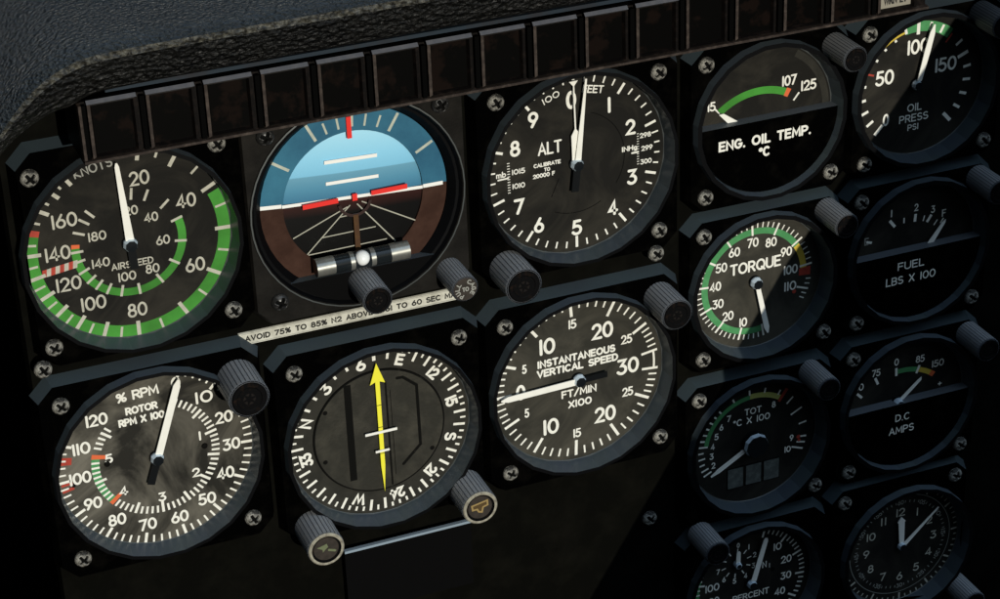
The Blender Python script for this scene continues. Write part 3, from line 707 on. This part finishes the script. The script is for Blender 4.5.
def g_eot():
    off = (-.2, 0)
    r, d = small('oil_temperature_gauge', 76.7, 4.2, off, 'dial', ('TL', 'BL', 'BR'), 'small half dial lettered ENG. OIL TEMP. with bright green arc', 'temperature gauge')
    c = (.3, -6.2); mb = MB()
    # arc through measured points: centre below the bar
    def pt(x, y): return (x + .2, y)
    P0, P1, P2 = (-18.3, 4.5), (-.4, 10.2), (8.9, 7.9)
    ax, ay, bx, by, cx, cy = *P0, *P1, *P2
    D = 2 * (ax * (by - cy) + bx * (cy - ay) + cx * (ay - by))
    ux = ((ax * ax + ay * ay) * (by - cy) + (bx * bx + by * by) * (cy - ay) + (cx * cx + cy * cy) * (ay - by)) / D
    uy = ((ax * ax + ay * ay) * (cx - bx) + (bx * bx + by * by) * (ax - cx) + (cx * cx + cy * cy) * (bx - ax)) / D
    R = math.hypot(ax - ux, ay - uy); A = lambda x, y: math.degrees(math.atan2(x - ux, y - uy))
    mb.arc(A(*P0), A(*P2), R - 1.45, R + 1.45, 'green', c=(ux, uy)); mb.arc(A(*P2), A(*P2) + 4.0, R - 1.6, R + 1.7, 'orange', c=(ux, uy))
    text(mb, '15', -21.6, 7.6, 3.7, 3.4, .15); text(mb, '107', 10.4, 12.2, 4.2, 6.2, .15); text(mb, '125', 18.6, 8.9, 4.2, 6.6, .15)
    mb.line([(14.7, 6.6), (12.4, 3.8)], .7, 'white', round_=False); mb.line([(-20.4, 6.6), (-17.6, 3.6)], .6, 'white', round_=False)
    mb.arc(30, 92, 24.6, 27.4, 'card', .03)
    mb.build('dial_markings', d)
    n_ = MB(); Q = [(-19.2, 4.4), (-17.2, 4.5), (-10.5, -.2), (-15.5, .4)]; Q = Q[::-1] if sum(Q[i][0] * Q[(i + 1) % 4][1] - Q[(i + 1) % 4][0] * Q[i][1] for i in range(4)) < 0 else Q
    n_.prism(Q, Q, 1.2, 1.5, 'needle', 'needle', True); n_.build('needle', r, (*off, -4.2))
    h = half_cover(r, off); t = MB()
    text(t, 'ENG. OIL TEMP.', -1.7, -6.9, 4.1, 38.5, .19, z=.65, gap=.26); text(t, '*C', -2.0, -12.2, 4.1, 4.8, .19, z=.65); t.build('cover_lettering', h)
    knob(r, 26.2, 24.6, s=.68)
g_eot()

def g_oil():
    off = (-3.0, .9)
    r, d = small('oil_pressure_gauge', 144.0, 4.2, (-1.2, .2), 'dial', ('TL', 'BL', 'BR'), 'small OIL PRESS PSI dial crossed by a shadow, white needle near 100', 'pressure gauge')
    mb = MB(); cc = (off[0] + 1.2, off[1] - .2)
    A = [222.5, 235.6, 248.8, 262, 276.5, 289.7, 305.7, 319.7, 333.7, 347.1, 0.9, 14.3, 27.8, 41, 54.1, 68.1, 81.9, 95.6, 109.6, 123.5, 137.5]
    mb.arc(347, 399, 20.9, 25.0, 'green2', c=cc); mb.arc(318, 347, 21.6, 22.4, 'yellow', c=cc)
    for i, a in enumerate(A):
        if i in (5, 13): mb.tick(a, 19.2, 23.4, .7, 'red', c=cc)
        elif i in (0, 10, 15, 20): mb.tick(a, 19.8, 24.6, 1.4, c=cc)
        elif 5 < i < 9: mb.tick(a, 20.4, 21.4, 1.0, c=cc)
        else: mb.tick(a, 21.3, 24.6, 1.1, c=cc)
    for s, x, y, h, w in (('50', -13.3, 4.8, 6.1, 7.9), ('100', .6, 15.0, 6.0, 9.6), ('150', 13.2, 5.6, 5.8, 9.6), ('0', -12.0, -12.7, 5.0, 2.7)):
        text(mb, s, x + cc[0], y + cc[1], h, w, .14)
    text(mb, 'OIL', .4 + cc[0], -9.7 + cc[1], 3.2, 6.4, .13); text(mb, 'PRESS', .3 + cc[0], -14.0 + cc[1], 3.2, 12.8, .13); text(mb, 'PSI', .2 + cc[0], -17.9 + cc[1], 2.6, 4.8, .13)
    mb.build('dial_markings', d)
    needle(r, 14.0, off, [(.95, 2), (1.25, 14), (1.1, 21), (.3, 24.4)], None); hub(r, off, 2.1, h=3.2)
    knob(r, 21.5, 26.4, s=.68)
g_oil()

def g_tor():
    off = (-2.3, .3)
    r, d = small('torque_gauge', 76.2, -64.6, (-1.3, 0), 'dial_grey', ('TL', 'BL', 'BR'), 'small TORQUE dial, green arc three quarters round, needle pointing down', 'torque gauge')
    mb = MB(); c = (off[0] + 1.3, off[1])
    V = [(0, 169.8), (10, 195.3), (20, 221.8), (30, 247.8), (40, 274.7), (50, 302.1), (60, 328.5), (70, 356.8), (80, 384.3), (90, 414.2), (100, 444.0), (110, 469.4), (114, 479)]
    def A(v):
        for (a, x), (b, y) in zip(V, V[1:]):
            if v <= b: return x + (y - x) * (v - a) / (b - a)
    mb.arc(A(0), A(91), 20.0, 22.6, 'green2', c=c); mb.arc(A(91), A(101), 20.0, 22.6, 'yellow', c=c); mb.arc(A(101), A(104.5), 19.4, 24.4, 'red', c=c)
    for v in range(0, 115, 2):
        if v in (102, 104): continue
        if v % 10 == 0: mb.tick(A(v), 19.7, 25.0, .8, c=c)
        else: mb.tick(A(v), 22.7, 24.9, .5, c=c)
    for v in range(10, 111, 10):
        rr = {10: 17.4, 100: 15.8, 110: 16.6}.get(v, 16.8); p = pol(rr, A(v)); text(mb, str(v), p[0] + c[0], p[1] + c[1], 4.0, {10: 3.5, 100: 6.2, 110: 5.4}.get(v, 4.9), .14)
    text(mb, 'TORQUE', .4 + c[0], 6.8 + c[1], 4.9, 22.0, .15); mb.disc(17.5 + c[0], -8.3 + c[1], .85, 'red', .12, 20)
    mb.build('dial_markings', d)
    needle(r, 167.2, off, [(.95, 2), (1.1, 20.5), (.3, 23)], None); hub(r, off, 2.5)
    knob(r, 25.8, 26.6, s=.68)
g_tor()

def g_fuel():
    off = (0, 0)
    r, d = small('fuel_gauge', 143.5, -64.3, off, 'dial', ('TL', 'BL', 'BR'), 'small shaded half dial lettered FUEL LBS X 100', 'fuel gauge')
    mb = MB(); c = (.4, 0)
    for a, r0, r1, w in ((321.5, 13.0, 17.0, 1.2), (4.4, 10.6, 13.9, 1.2), (34.5, 11.2, 14.6, 1.2), (286.5, 19, 21.5, 1.0)): mb.tick(a, r0, r1, w)
    mb.line([(-4.0, 10.9), (-4.1, 13.2)], .6, 'white', round_=False); mb.line([(4.6, 10.0), (5.2, 12.3)], .5, 'white', round_=False); mb.line([(9.7, 7.2), (11.2, 9.3)], .5, 'white', round_=False); mb.line([(12.6, 7.4), (14.0, 9.4)], .6, 'white', round_=False)
    for s, x, y in (('1', -9.9, 16.3), ('2', 1.2, 16.7), ('3', 8.9, 14.3), ('F', 14.0, 11.6), ('E', -20.6, 6.4)): text(mb, s, x, y, 3.2, .5 if s == '1' else 1.9, .14, 'white' if s != 'E' else 'greytext')
    mb.build('dial_markings', d)
    n_ = MB(); Q = [(5.6, -.4), (8.6, -.4), (14.0, 8.0), (14.2, 9.4), (12.6, 8.4)]
    n_.prism(Q, Q, 1.2, 1.5, 'needle', 'needle', True); n_.build('needle', r, (*off, -4.2))
    h = half_cover(r, off, .5); t = MB(); text(t, 'FUEL', -2.8, -5.2, 3.5, 12.0, .13, z=.65); text(t, 'LBS X 100', -2.6, -11.2, 3.6, 22.5, .13, z=.65); t.build('cover_lettering', h)
    knob(r, 25.6, 26.4, s=.7)
g_fuel()

def g_tot():
    off = (0, -1.6)
    r, d = small('turbine_temperature_gauge', 74.6, -135.1, (0, -.6), 'dial', ('TL', 'BR'), 'small shaded dial lettered TOT, large black hub and three blank counter windows', 'temperature gauge')
    mb = MB(); c = (0, -1.0)
    mb.arc(278.5, 355.5, 20.1, 22.0, 'green2', c=c); mb.arc(355.5, 393, 20.1, 22.4, 'olive', c=c); mb.arc(393.5, 397, 19.6, 25.8, 'red', c=c)
    for a, r0 in ((355.3, 22), (29.3, 22), (46.6, 20.4), (63.5, 18.8), (81, 20.8), (97.3, 21.4), (104, 20.4), (111.0, 18.8), (277.9, 20.4), (271, 22), (264, 21.4), (257, 22), (250, 21), (244, 20.5), (284.5, 22.2), (291.5, 22), (298.4, 22.2), (305.4, 22), (312.4, 22.2), (319.5, 22), (337, 22), (12.3, 22)): mb.tick(a, r0, 24.3, .75, c=c)
    for s, x, y in (('2', -17.6, -6.4), ('3', -18.4, -2.0), ('4', -17.9, 2.4), ('5', -16.3, 6.6), ('6', -14.2, 10.4), ('7', -10.9, 13.6), ('8', 9.0, 15.2), ('9', 17.5, -2.5)): text(mb, s, x + c[0], y + c[1], 2.9, 1.8, .15)
    text(mb, '10', 15.8 + c[0], -7.4 + c[1], 2.9, 3.0, .15)
    text(mb, 'TOT', -.2 + c[0], 14.6 + c[1], 3.0, 7.6, .14); text(mb, '*C X 100', -.8 + c[0], 10.6 + c[1], 3.1, 16.5, .14)
    mb.disc(20.6 + c[0], -2.7 + c[1], .9, 'red', .12, 18); mb.disc(20.9 + c[0], -4.4 + c[1], .7, 'red', .13, 18)
    mb.build('dial_markings', d)
    for i in range(3):
        q = MB(); x = -11.6 + i * 8.1 + c[0]
        q.box(x, x + 7.8, -21.4, -11.4, 0, .25, 'groove', bev=.2); w = q.build('counter_frame', r, (0, 0, -4.2))
        q = MB(); q.add([(x + .5, -20.9, .3), (x + 7.3, -20.9, .3), (x + 7.3, -11.9, .3), (x + .5, -11.9, .3)], [[0, 1, 2, 3]], 'window'); q.build('counter_window', w)
    needle(r, 240.6, off, [(.95, 3), (.95, 18), (.3, 22)], None, zh=1.0)
    m = MB(); m.lathe([(5.3, 0), (5.3, 2.6)], 10, 'hubtop', phase=.2); m.lathe([(5.3, 2.4), (4.85, 4.3)], 10, 'hub', phase=.2); m.lathe([(4.85, 4.3), (4.7, 4.5), (.01, 4.55)], 10, 'hubtop', phase=.2); m.build('hub', r, (*off, -4.2))
    knob(r, 22.4, 27.6, s=.68)
g_tot()

def g_dc():
    off = (0, 0)
    r, d = small('ammeter', 142.8, -133.2, off, 'dial', ('TL', 'BL', 'BR'), 'small shaded half dial lettered D.C AMPS', 'ammeter')
    mb = MB()
    P0, P1, P2 = (-2.8, 12.9), (2.6, 12.9), (13.6, 8.6)
    ax, ay, bx, by, cx, cy = -3.2, 12.8, 6.8, 11.7, 14.2, 7.8
    D = 2 * (ax * (by - cy) + bx * (cy - ay) + cx * (ay - by))
    ux = ((ax * ax + ay * ay) * (by - cy) + (bx * bx + by * by) * (cy - ay) + (cx * cx + cy * cy) * (ay - by)) / D
    uy = ((ax * ax + ay * ay) * (cx - bx) + (bx * bx + by * by) * (ax - cx) + (cx * cx + cy * cy) * (bx - ax)) / D
    R = math.hypot(ax - ux, ay - uy); A = lambda x, y: math.degrees(math.atan2(x - ux, y - uy))
    mb.arc(A(ax, ay), A(bx, by), R - 1.1, R + 1.1, 'green2', c=(ux, uy)); mb.arc(A(bx, by), A(cx, cy) - 4, R - 1.1, R + 1.1, 'yellow', c=(ux, uy)); mb.arc(A(cx, cy) - 4, A(cx, cy) + 1, R - 1.2, R + 1.2, 'orange', c=(ux, uy))
    mb.line([(-3.4, 14.7), (-3.2, 11.0)], 1.1, 'white', .12, round_=False); mb.line([(7.5, 13.5), (6.2, 10.0)], 1.1, 'white', .12, round_=False)
    mb.line([(-13.1, 12.4), (-11.6, 9.2)], 1.1, 'white', .12, round_=False); mb.line([(-21.2, 7.0), (-18.8, 4.6)], 1.1, 'white', .12, round_=False)
    for s, x, y, w in (('150', -21.0, 9.8, 5.6), ('75', -12.7, 14.7, 4.0), ('0', -3.4, 17.5, 2.1), ('85', 7.7, 16.4, 4.2), ('150', 16.2, 12.4, 5.8)): text(mb, s, x, y, 3.3, w, .14)
    text(mb, '+', 17.7, 2.5, 3.2, 1.9, .12); mb.build('dial_markings', d)
    n_ = MB(); Q = [(-3.4, -.2), (-1.6, -.9), (7.6, 7.4), (7.7, 8.9), (6.1, 7.9)]; n_.prism(Q, Q, 1.6, 1.9, 'needle', 'needle', True); n_.build('needle', r, (*off, -4.2))
    hub(r, (-3.0, -.6), 2.2, h=4.4)
    h = half_cover(r, off, .3); t = MB(); text(t, 'D.C', -2.2, -6.0, 3.4, 6.8, .13, z=.65); text(t, 'AMPS', -2.4, -11.8, 3.5, 11.8, .13, z=.65); t.build('cover_lettering', h)
    knob(r, 26.4, 26.0, s=.7)
g_dc()

def g_n1():
    r, d = small('gas_producer_tachometer', 74.4, -204.3, (0, 0), 'dial', (), 'small shaded PERCENT dial with subdial, cut off by the bottom of the frame', 'tachometer')
    mb = MB(); A = lambda v: 14.9 + 2.66 * v
    for v in range(0, 106, 2):
        if v % 10 == 0: mb.tick(A(v), 21.2, 25.4, .9)
        else: mb.tick(A(v), 23.0, 25.4, .65)
    mb.arc(A(62), A(104), 23.2, 25.2, 'green2', .04)
    for v in range(10, 101, 10):
        p = pol({10: 18.9, 20: 18.1, 30: 16.9, 40: 16.6, 100: 17.5}.get(v, 17.2), A(v) if v != 100 else 277); text(mb, str(v), *p, 3.7, {10: 3.9, 100: 6.6}.get(v, 5.0), .14)
    text(mb, 'PERCENT', .6, -6.5, 3.1, 17.0, .15); text(mb, 'N', 6.6, 6.9, 3.2, 2.1, .14); text(mb, '1', 9.0, 5.8, 2.2, .4, .14)
    c = (-6.4, 11.2)
    for i in range(10):
        a = 5 + 36 * i; mb.tick(a, 5.0, 7.0, .5, c=c)
        p = pol(8.6, a)
        if i: text(mb, str(i), c[0] + p[0], c[1] + p[1], 2.6, .4 if i == 1 else 1.6, .15)
        else: text(mb, '0', c[0] + p[0], c[1] + p[1], 2.4, 1.4, .15)
    mb.disc(19.5 - 9, 3.4, 1.0, 'groove', .06, 16); mb.build('dial_markings', d)
    needle(r, 15.8, (0, 0), [(1.2, 2), (1.05, 21.2), (.5, 22.4)], None); needle(r, 2, c, [(1.0, 1), (.9, 6.0), (.5, 6.6)], None, name='subdial_needle', zh=1.4); hub(r, (0, 0), 2.1, h=3.4)
    m = MB(); m.lathe([(1.5, 0), (1.4, 2.6), (1.0, 2.9), (.01, 2.95)], 8, ['hub', 'hub', 'hubtop']); m.build('subdial_hub', r, (*c, -4.2))
    knob(r, -25.2, 33.6, s=.72)
g_n1()

def g_clk():
    off = (4.2, -5.2)
    r, d = small('clock', 141.6, -200.6, off, 'dial', ('TL', 'TR'), 'small shaded clock dial with hour numerals, lowest gauge of the right column', 'clock')
    mb = MB(); c = (0, 0)
    for i in range(60):
        a = 6 * i - 2
        if i == 0: mb.poly([(-1.3 - .9, 28.0), (1.3 - .9, 28.0), (-.9, 25.2)], 'white_dim', .1)
        elif i % 5 == 0: mb.tick(a, 24.9, 27.8, .8, 'white_dim')
        else: mb.tick(a, 26.3, 27.8, .55, 'white_dim')
    mb.arc(0, 360, 24.1, 24.35, 'greytext')
    for i in range(60):
        a = 6 * i - 2
        if i % 5: mb.tick(a, 20.6, 21.8, .35, 'greytext')
    for i in range(12):
        a = 30 * i - 2; p = pol(21.1, a); text(mb, '%02d' % (i * 5) if i else '60', *p, 2.1, 3.0, .14, 'greytext', rot=-a if i not in (5, 6, 7) else 180 - a)
        p = pol(16.3, a); s = str(i or 12); text(mb, s, *p, 4.0, {1: None, 2: 4.4}[len(s)] if s != '11' else 3.0, .13, 'white_dim')
    mb.build('dial_markings', d)
    needle(r, 357, off, [(1.1, 1.5), (1.5, 12), (1.9, 12.4), (.2, 14.6)], None, name='hour_hand', zh=1.2); needle(r, 47.5, off, [(.9, 1.5), (.3, 22.8)], None, name='minute_hand', zh=1.8); hub(r, off, 2.0, h=3.0)
    knob(r, 30, -30, s=.7)
g_clk()

# ------------------------------------------------------------------ panel, placard, blank cover
def panel():
    r = empty('instrument_panel', 0, -60, -5.7)
    mb = MB(); pts = [(-203.5, -300), (260, -300), (260, 74), (-186, 74), (-203.5, 52)]
    pts = [(x, y + 60) for x, y in pts]
    a = sum(pts[i][0] * pts[(i + 1) % 5][1] - pts[(i + 1) % 5][0] * pts[i][1] for i in range(5))
    if a < 0: pts = pts[::-1]
    ins = [(-202.7, -240 + .8), (259, -240 + .8), (259, 133.2), (-185.6, 133.2), (-202.7, 112)]
    ins = ins[::-1] if a < 0 else ins
    mb.prism(pts, ins, -4, 0, 'panel', 'panel', True); mb.build('panel_plate', r)
    for x, y in ((29.3, -161.0), (-197, -195)): screw(r, x, y + 60, 0.0)
    for x, y in ((-199.2, -34.6), (30.0, -40.6)):
        k = screw(r, x, y + 60, 5.9); q = MB(); q.lathe([(2.6, -5.9), (2.6, .1)], 24, 'flange'); q.build('standoff', k)
    tag(r, 'black painted metal sheet that carries all the round gauges', 'panel')
panel()
def placard():
    r = empty('warning_placard', -89.0, -42.6, -5.6)
    mb = MB(); mb.box(-40.6, 45.5, -2.55, 2.55, 0, .7, 'placard', bev=.25); b = mb.build('plate', r)
    t = MB(); text(t, 'AVOID 75% TO 85% N2 ABOVE   GI TO 60 SEC MAX', 2.4, .05, 2.3, 81.6, .2, 'ink', .75, gap=.26)
    for y in (-1.9, 2.0): t.line([(-39.6, y), (44.6, y)], .16, 'greytext', .75)
    t.build('lettering', b)
    tag(r, 'narrow ivory placard reading AVOID 75% TO 85% N2, under the blue artificial horizon', 'placard')
placard()
def blank():
    r = empty('blank_cover', -73.0, -152.0, -5.6)
    mb = MB(); mb.box(-25.6, 25.2, -15, 13.0, 0, 4.4, 'box', 'box')
    mb.build('cover_plate', r)
    mb = MB(); mb.box(-25.6, 25.2, 12.9, 13.9, 3.2, 4.9, 'box_edge', 'box_edge'); mb.build('top_lip', r)
    tag(r, 'black rectangular cover with pale blue top lip below the compass rose dial', 'cover plate')
blank()

# ------------------------------------------------------------------ strip of warning lights
def lights():
    r = empty('warning_light_strip', -181, 49.3, 30)
    W = 18.72; N = 16; H = 20.0; x0 = 1.2
    mb = MB(); Lw = N * W + 5.0
    mb.box(0, Lw, 0, H, -24, -2.6, 'lamp_frame', 'lamp_frame')
    mb.box(0, Lw, -.0, 1.15, -2.4, .3, 'lamp_rim', bev=.15)
    mb.box(0, 1.3, 1.2, H, -2.4, .3, 'lamp_rim', bev=.2)
    hs = mb.build('housing', r)
    mb = MB(); mb.box(10, Lw + 30, H + 1.2, H + 2.5, -24, -4.0, 'rail', 'rail'); mb.build('mounting_rail', r)
    for i in range(N):
        x = x0 + i * W + .9
        xa, xb = x + .9, x + W - 2.2; y0, y1 = 1.5, H - .1
        c = MB()
        # rim with sloped walls down to the lens
        o_ = [(xa, y0), (xb, y0), (xb, y1), (xa, y1)]; i_ = [(xa + 1.0, y0 + .5), (xb - 1.0, y0 + .5), (xb - 1.0, y1 - .5), (xa + 1.0, y1 - .5)]
        d_ = [(xa + 1.6, y0 + 1.0), (xb - 1.6, y0 + 1.0), (xb - 1.6, y1 - 1.0), (xa + 1.6, y1 - 1.0)]
        v = [(a, b, -2.6) for a, b in o_] + [(a, b, .0) for a, b in o_] + [(a, b, .1) for a, b in i_] + [(a, b, -1.6) for a, b in d_]
        c.add(v, [[0, 1, 5, 4], [1, 2, 6, 5]], 'lamp_frame'); c.add(v, [[3, 0, 4, 7]], 'lamp_gap')
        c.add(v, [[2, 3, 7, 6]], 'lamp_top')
        c.add(v, [[4, 5, 9, 8], [5, 6, 10, 9], [6, 7, 11, 10]], 'lamp_frame'); c.add(v, [[7, 4, 8, 11]], 'lamp_rim')
        c.add(v, [[8, 9, 13, 12], [9, 10, 14, 13], [10, 11, 15, 14], [11, 8, 12, 15]], 'lamp_frame')
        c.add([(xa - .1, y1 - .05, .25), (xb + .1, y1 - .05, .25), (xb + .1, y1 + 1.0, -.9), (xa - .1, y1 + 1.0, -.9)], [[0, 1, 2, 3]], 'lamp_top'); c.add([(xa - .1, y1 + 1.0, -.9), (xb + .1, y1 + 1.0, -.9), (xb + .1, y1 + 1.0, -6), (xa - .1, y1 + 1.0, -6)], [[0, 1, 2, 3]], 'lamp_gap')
        f = c.build('light_cell', r)
        l = MB(); l.add([(a, b, -1.5) for a, b in d_], [[0, 1, 2, 3]], 'lamp_label' if i == N - 1 else 'lamp_lens')
        l.build('lens', f)
        if i == N - 1:
            t = MB(); text(t, 'WRN LT', (xa + xb) / 2, 5.2, 3.0, 9.6, .17, 'ink', -1.42); t.build('lens_lettering', f); f['label'] = 'pale lens with dark lettering'
        g = MB(); g.box(x - 1.1, x + .5, 1.2, H - .6, -2.5, -.6, 'lamp_gap'); g.build('divider', r)
    tag(r, 'row of unlit dark square warning lights under the leather hood', 'warning lights')
lights()

# ------------------------------------------------------------------ leather glareshield
def hood():
    r = empty('glareshield', -200, 90, 0)
    path = [(330, 92.5), (200, 92.2), (60, 91.9), (-60, 91.6), (-125, 91.3), (-160, 90.9), (-176, 90.3), (-183, 89.0), (-189.5, 86.4), (-195.5, 82.6), (-201, 77.6), (-206.5, 71.5), (-212.5, 63.0), (-219, 53.0), (-227, 40), (-240, 18), (-256, -10), (-290, -70), (-330, -140)]
    # resample smoothly
    P = []
    for i in range(len(path) - 1):
        n = max(2, int(math.hypot(path[i + 1][0] - path[i][0], path[i + 1][1] - path[i][1]) / 3))
        p0 = path[max(i - 1, 0)]; p1 = path[i]; p2 = path[i + 1]; p3 = path[min(i + 2, len(path) - 1)]
        for k in range(n):
            t = k / n
            f = lambda a, b, c, d: .5 * ((2 * b) + (-a + c) * t + (2 * a - 5 * b + 4 * c - d) * t * t + (-a + 3 * b - 3 * c + d) * t ** 3)
            if max(abs(p2[0] - p1[0]), abs(p2[1] - p1[1])) > 30: P.append((p1[0] + (p2[0] - p1[0]) * t, p1[1] + (p2[1] - p1[1]) * t))
            else: P.append((f(p0[0], p1[0], p2[0], p3[0]), f(p0[1], p1[1], p2[1], p3[1])))
    P.append(path[-1])
    prof = [(-14.6, -60), (-14.6, 0), (-14.8, 36), (-14.2, 38.6), (-12.6, 40.4), (-10, 41.8), (-7, 43.2), (-4.5, 44.4), (-2.2, 45.0), (0, 44.8), (1.5, 43.8), (2.7, 42.0), (3.5, 39.5), (4.2, 35), (5.0, 28), (6.5, 15), (9, -5), (14, -45), (22, -100), (34, -180), (46, -300)]
    n = len(prof); vs = []
    for i, p in enumerate(P):
        a = P[max(i - 1, 0)]; b = P[min(i + 1, len(P) - 1)]
        dx, dy = b[0] - a[0], b[1] - a[1]; L = math.hypot(dx, dy); nx, ny = dy / L, -dx / L       # outward (path runs right to left, then down)
        if i == 0: pass
        nx, ny = (dy / L, -dx / L)
        w_ = 1.0 if p[0] > -192 else max(.22, 1 - (-192 - p[0]) / 30)     # the binding narrows as the hood falls away to the left
        for o, z in prof:
            oo = o * w_ if o < 0 else o
            vs.append((p[0] + nx * oo + 200, p[1] + ny * oo - 90, z))
    fs = [[i * n + k, i * n + k + 1, (i + 1) * n + k + 1, (i + 1) * n + k] for i in range(len(P) - 1) for k in range(n - 1)]
    mb = MB(); kk = lambda f: f[0] % n
    mb.add(vs, [f for f in fs if kk(f) >= 9], 'leather', True)
    mb.add(vs, [f for f in fs if kk(f) == 8], 'leather_highlight', True)
    mb.add(vs, [f for f in fs if kk(f) < 8], 'leather_trim', True); o = mb.build('leather_cover', r)
    return r, o
hr, ho = hood()
tag(hr, 'dark blue grey grained leather hood curving over the top left of the gauges', 'glareshield')

# cabin behind the gauges and an added plate that shades the right-hand side (both outside the frame)
def cabin():
    mb = MB(); mb.box(-700, 700, -700, 260, -330, -320, 'dark'); o = mb.build('cockpit_bulkhead'); o.rotation_euler = (PI / 2, 0, 0); o['kind'] = 'structure'
cabin()

# ------------------------------------------------------------------ light
D = Vector((-0.02, 0.20, 0.98)).normalized()          # panel axes: towards the sun
def W3(v): return Vector((v[0], -v[2], v[1]))
Lp = Vector((0.0, -0.06, 0.0)) + D * 3.0
ld = bpy.data.lights.new('sunlight_lamp', 'SPOT'); ld.energy = 345; ld.color = (1.0, .955, .84); ld.shadow_soft_size = 0.0015
ld.spot_size = math.radians(24); ld.spot_blend = .1
lo = bpy.data.objects.new('sunlight_lamp', ld); COL.objects.link(lo); lo.location = W3(Lp)
lo.rotation_euler = (W3(-D)).to_track_quat('-Z', 'Y').to_euler()

# unseen plate added to block the light: its edge (slightly bent half way down) throws the diagonal shadow line a -> k -> b
SH3 = [Vector((0.15258, 0.02299, -.004)), Vector((0.0873, -0.06039, -.0045)), Vector((0.00299, -0.19278, -.0057))]
def toward(P, z):
    t = (z - P.z) / (Lp.z - P.z); return P + (Lp - P) * t
def blocker():
    z = 0.95; A, K, B = [toward(p, z) for p in SH3]
    d1 = (A - K).normalized(); d2 = (K - B).normalized(); n = Vector((d1.y, -d1.x, 0))
    if n.x < 0: n = -n
    A2 = A + d1 * .16; B2 = B - d2 * .30
    q = [A2, K, B2, B2 + n * .34, K + n * .34, A2 + n * .34]
    mb = MB(); pts = [(p.x * 1000, p.y * 1000) for p in q]
    ar = sum(pts[i][0] * pts[(i + 1) % 6][1] - pts[(i + 1) % 6][0] * pts[i][1] for i in range(6))
    if ar < 0: pts = pts[::-1]
    mb.prism(pts, pts, z * 1000, z * 1000 + 8, 'flange_grey', 'flange_grey', True)
    o = mb.build('shadow_blocker'); o.rotation_euler = (PI / 2, 0, 0); o['kind'] = 'structure'
blocker()

w = bpy.data.worlds.new('World'); S.world = w; w.use_nodes = True
nt = w.node_tree; bg = nt.nodes['Background']; tc = nt.nodes.new('ShaderNodeTexCoord'); sp = nt.nodes.new('ShaderNodeSeparateXYZ')
nt.links.new(tc.outputs['Generated'], sp.inputs[0])
mr = nt.nodes.new('ShaderNodeMapRange'); mr.inputs['From Min'].default_value = -1; mr.inputs['From Max'].default_value = 1
nt.links.new(sp.outputs['Z'], mr.inputs['Value'])
rp = nt.nodes.new('ShaderNodeValToRGB'); e = rp.color_ramp.elements
e[0].position = 0; e[0].color = (.02, .02, .022, 1); e[1].position = 1; e[1].color = (1.1, 1.5, 2.0, 1)
q = e.new(.45); q.color = (.03, .035, .04, 1); q = e.new(.56); q.color = (.12, .14, .145, 1); q = e.new(.70); q.color = (.40, .52, .62, 1); q = e.new(.85); q.color = (.95, 1.25, 1.6, 1)
nt.links.new(mr.outputs['Result'], rp.inputs['Fac']); 
mx = nt.nodes.new('ShaderNodeMapRange'); mx.inputs['From Min'].default_value = -.5; mx.inputs['From Max'].default_value = .3; mx.inputs['To Min'].default_value = .04; mx.inputs['To Max'].default_value = 1
nt.links.new(sp.outputs['X'], mx.inputs['Value'])
mz = nt.nodes.new('ShaderNodeMath'); mz.operation = 'MULTIPLY'; mz.inputs[1].default_value = .70
nt.links.new(mx.outputs['Result'], mz.inputs[0]); nt.links.new(mz.outputs[0], bg.inputs['Strength'])
nt.links.new(rp.outputs['Color'], bg.inputs['Color'])

# ------------------------------------------------------------------ camera
R = ((0.9277540743610014, -0.03618307353924588, 0.37143392776618417), (0.20178745141472043, 0.8858851479303265, -0.41771919889803427), (-0.31393343555300574, 0.46249139436936254, 0.8291848456020947))
C = (-0.28846295688092094, 0.3309528922286984, 0.6758297096745307)
Rp = Matrix(R).transposed()                              # camera axes in panel axes
Q = Matrix(((1, 0, 0), (0, 0, -1), (0, 1, 0)))
Rw = Q @ Rp
cd = bpy.data.cameras.new('camera'); cd.sensor_width = 36; cd.lens = 2234.625 / 1000 * 36; cd.clip_start = .02; cd.clip_end = 20
co = bpy.data.objects.new('camera', cd); COL.objects.link(co)
co.matrix_world = Matrix.Translation(W3(C)) @ Rw.to_4x4()
S.camera = co

S.render.engine = 'CYCLES'
S.view_settings.view_transform = 'Standard'; S.view_settings.look = 'None'; S.view_settings.exposure = 0; S.view_settings.gamma = 1
S.render.resolution_x = 1024; S.render.resolution_y = 613
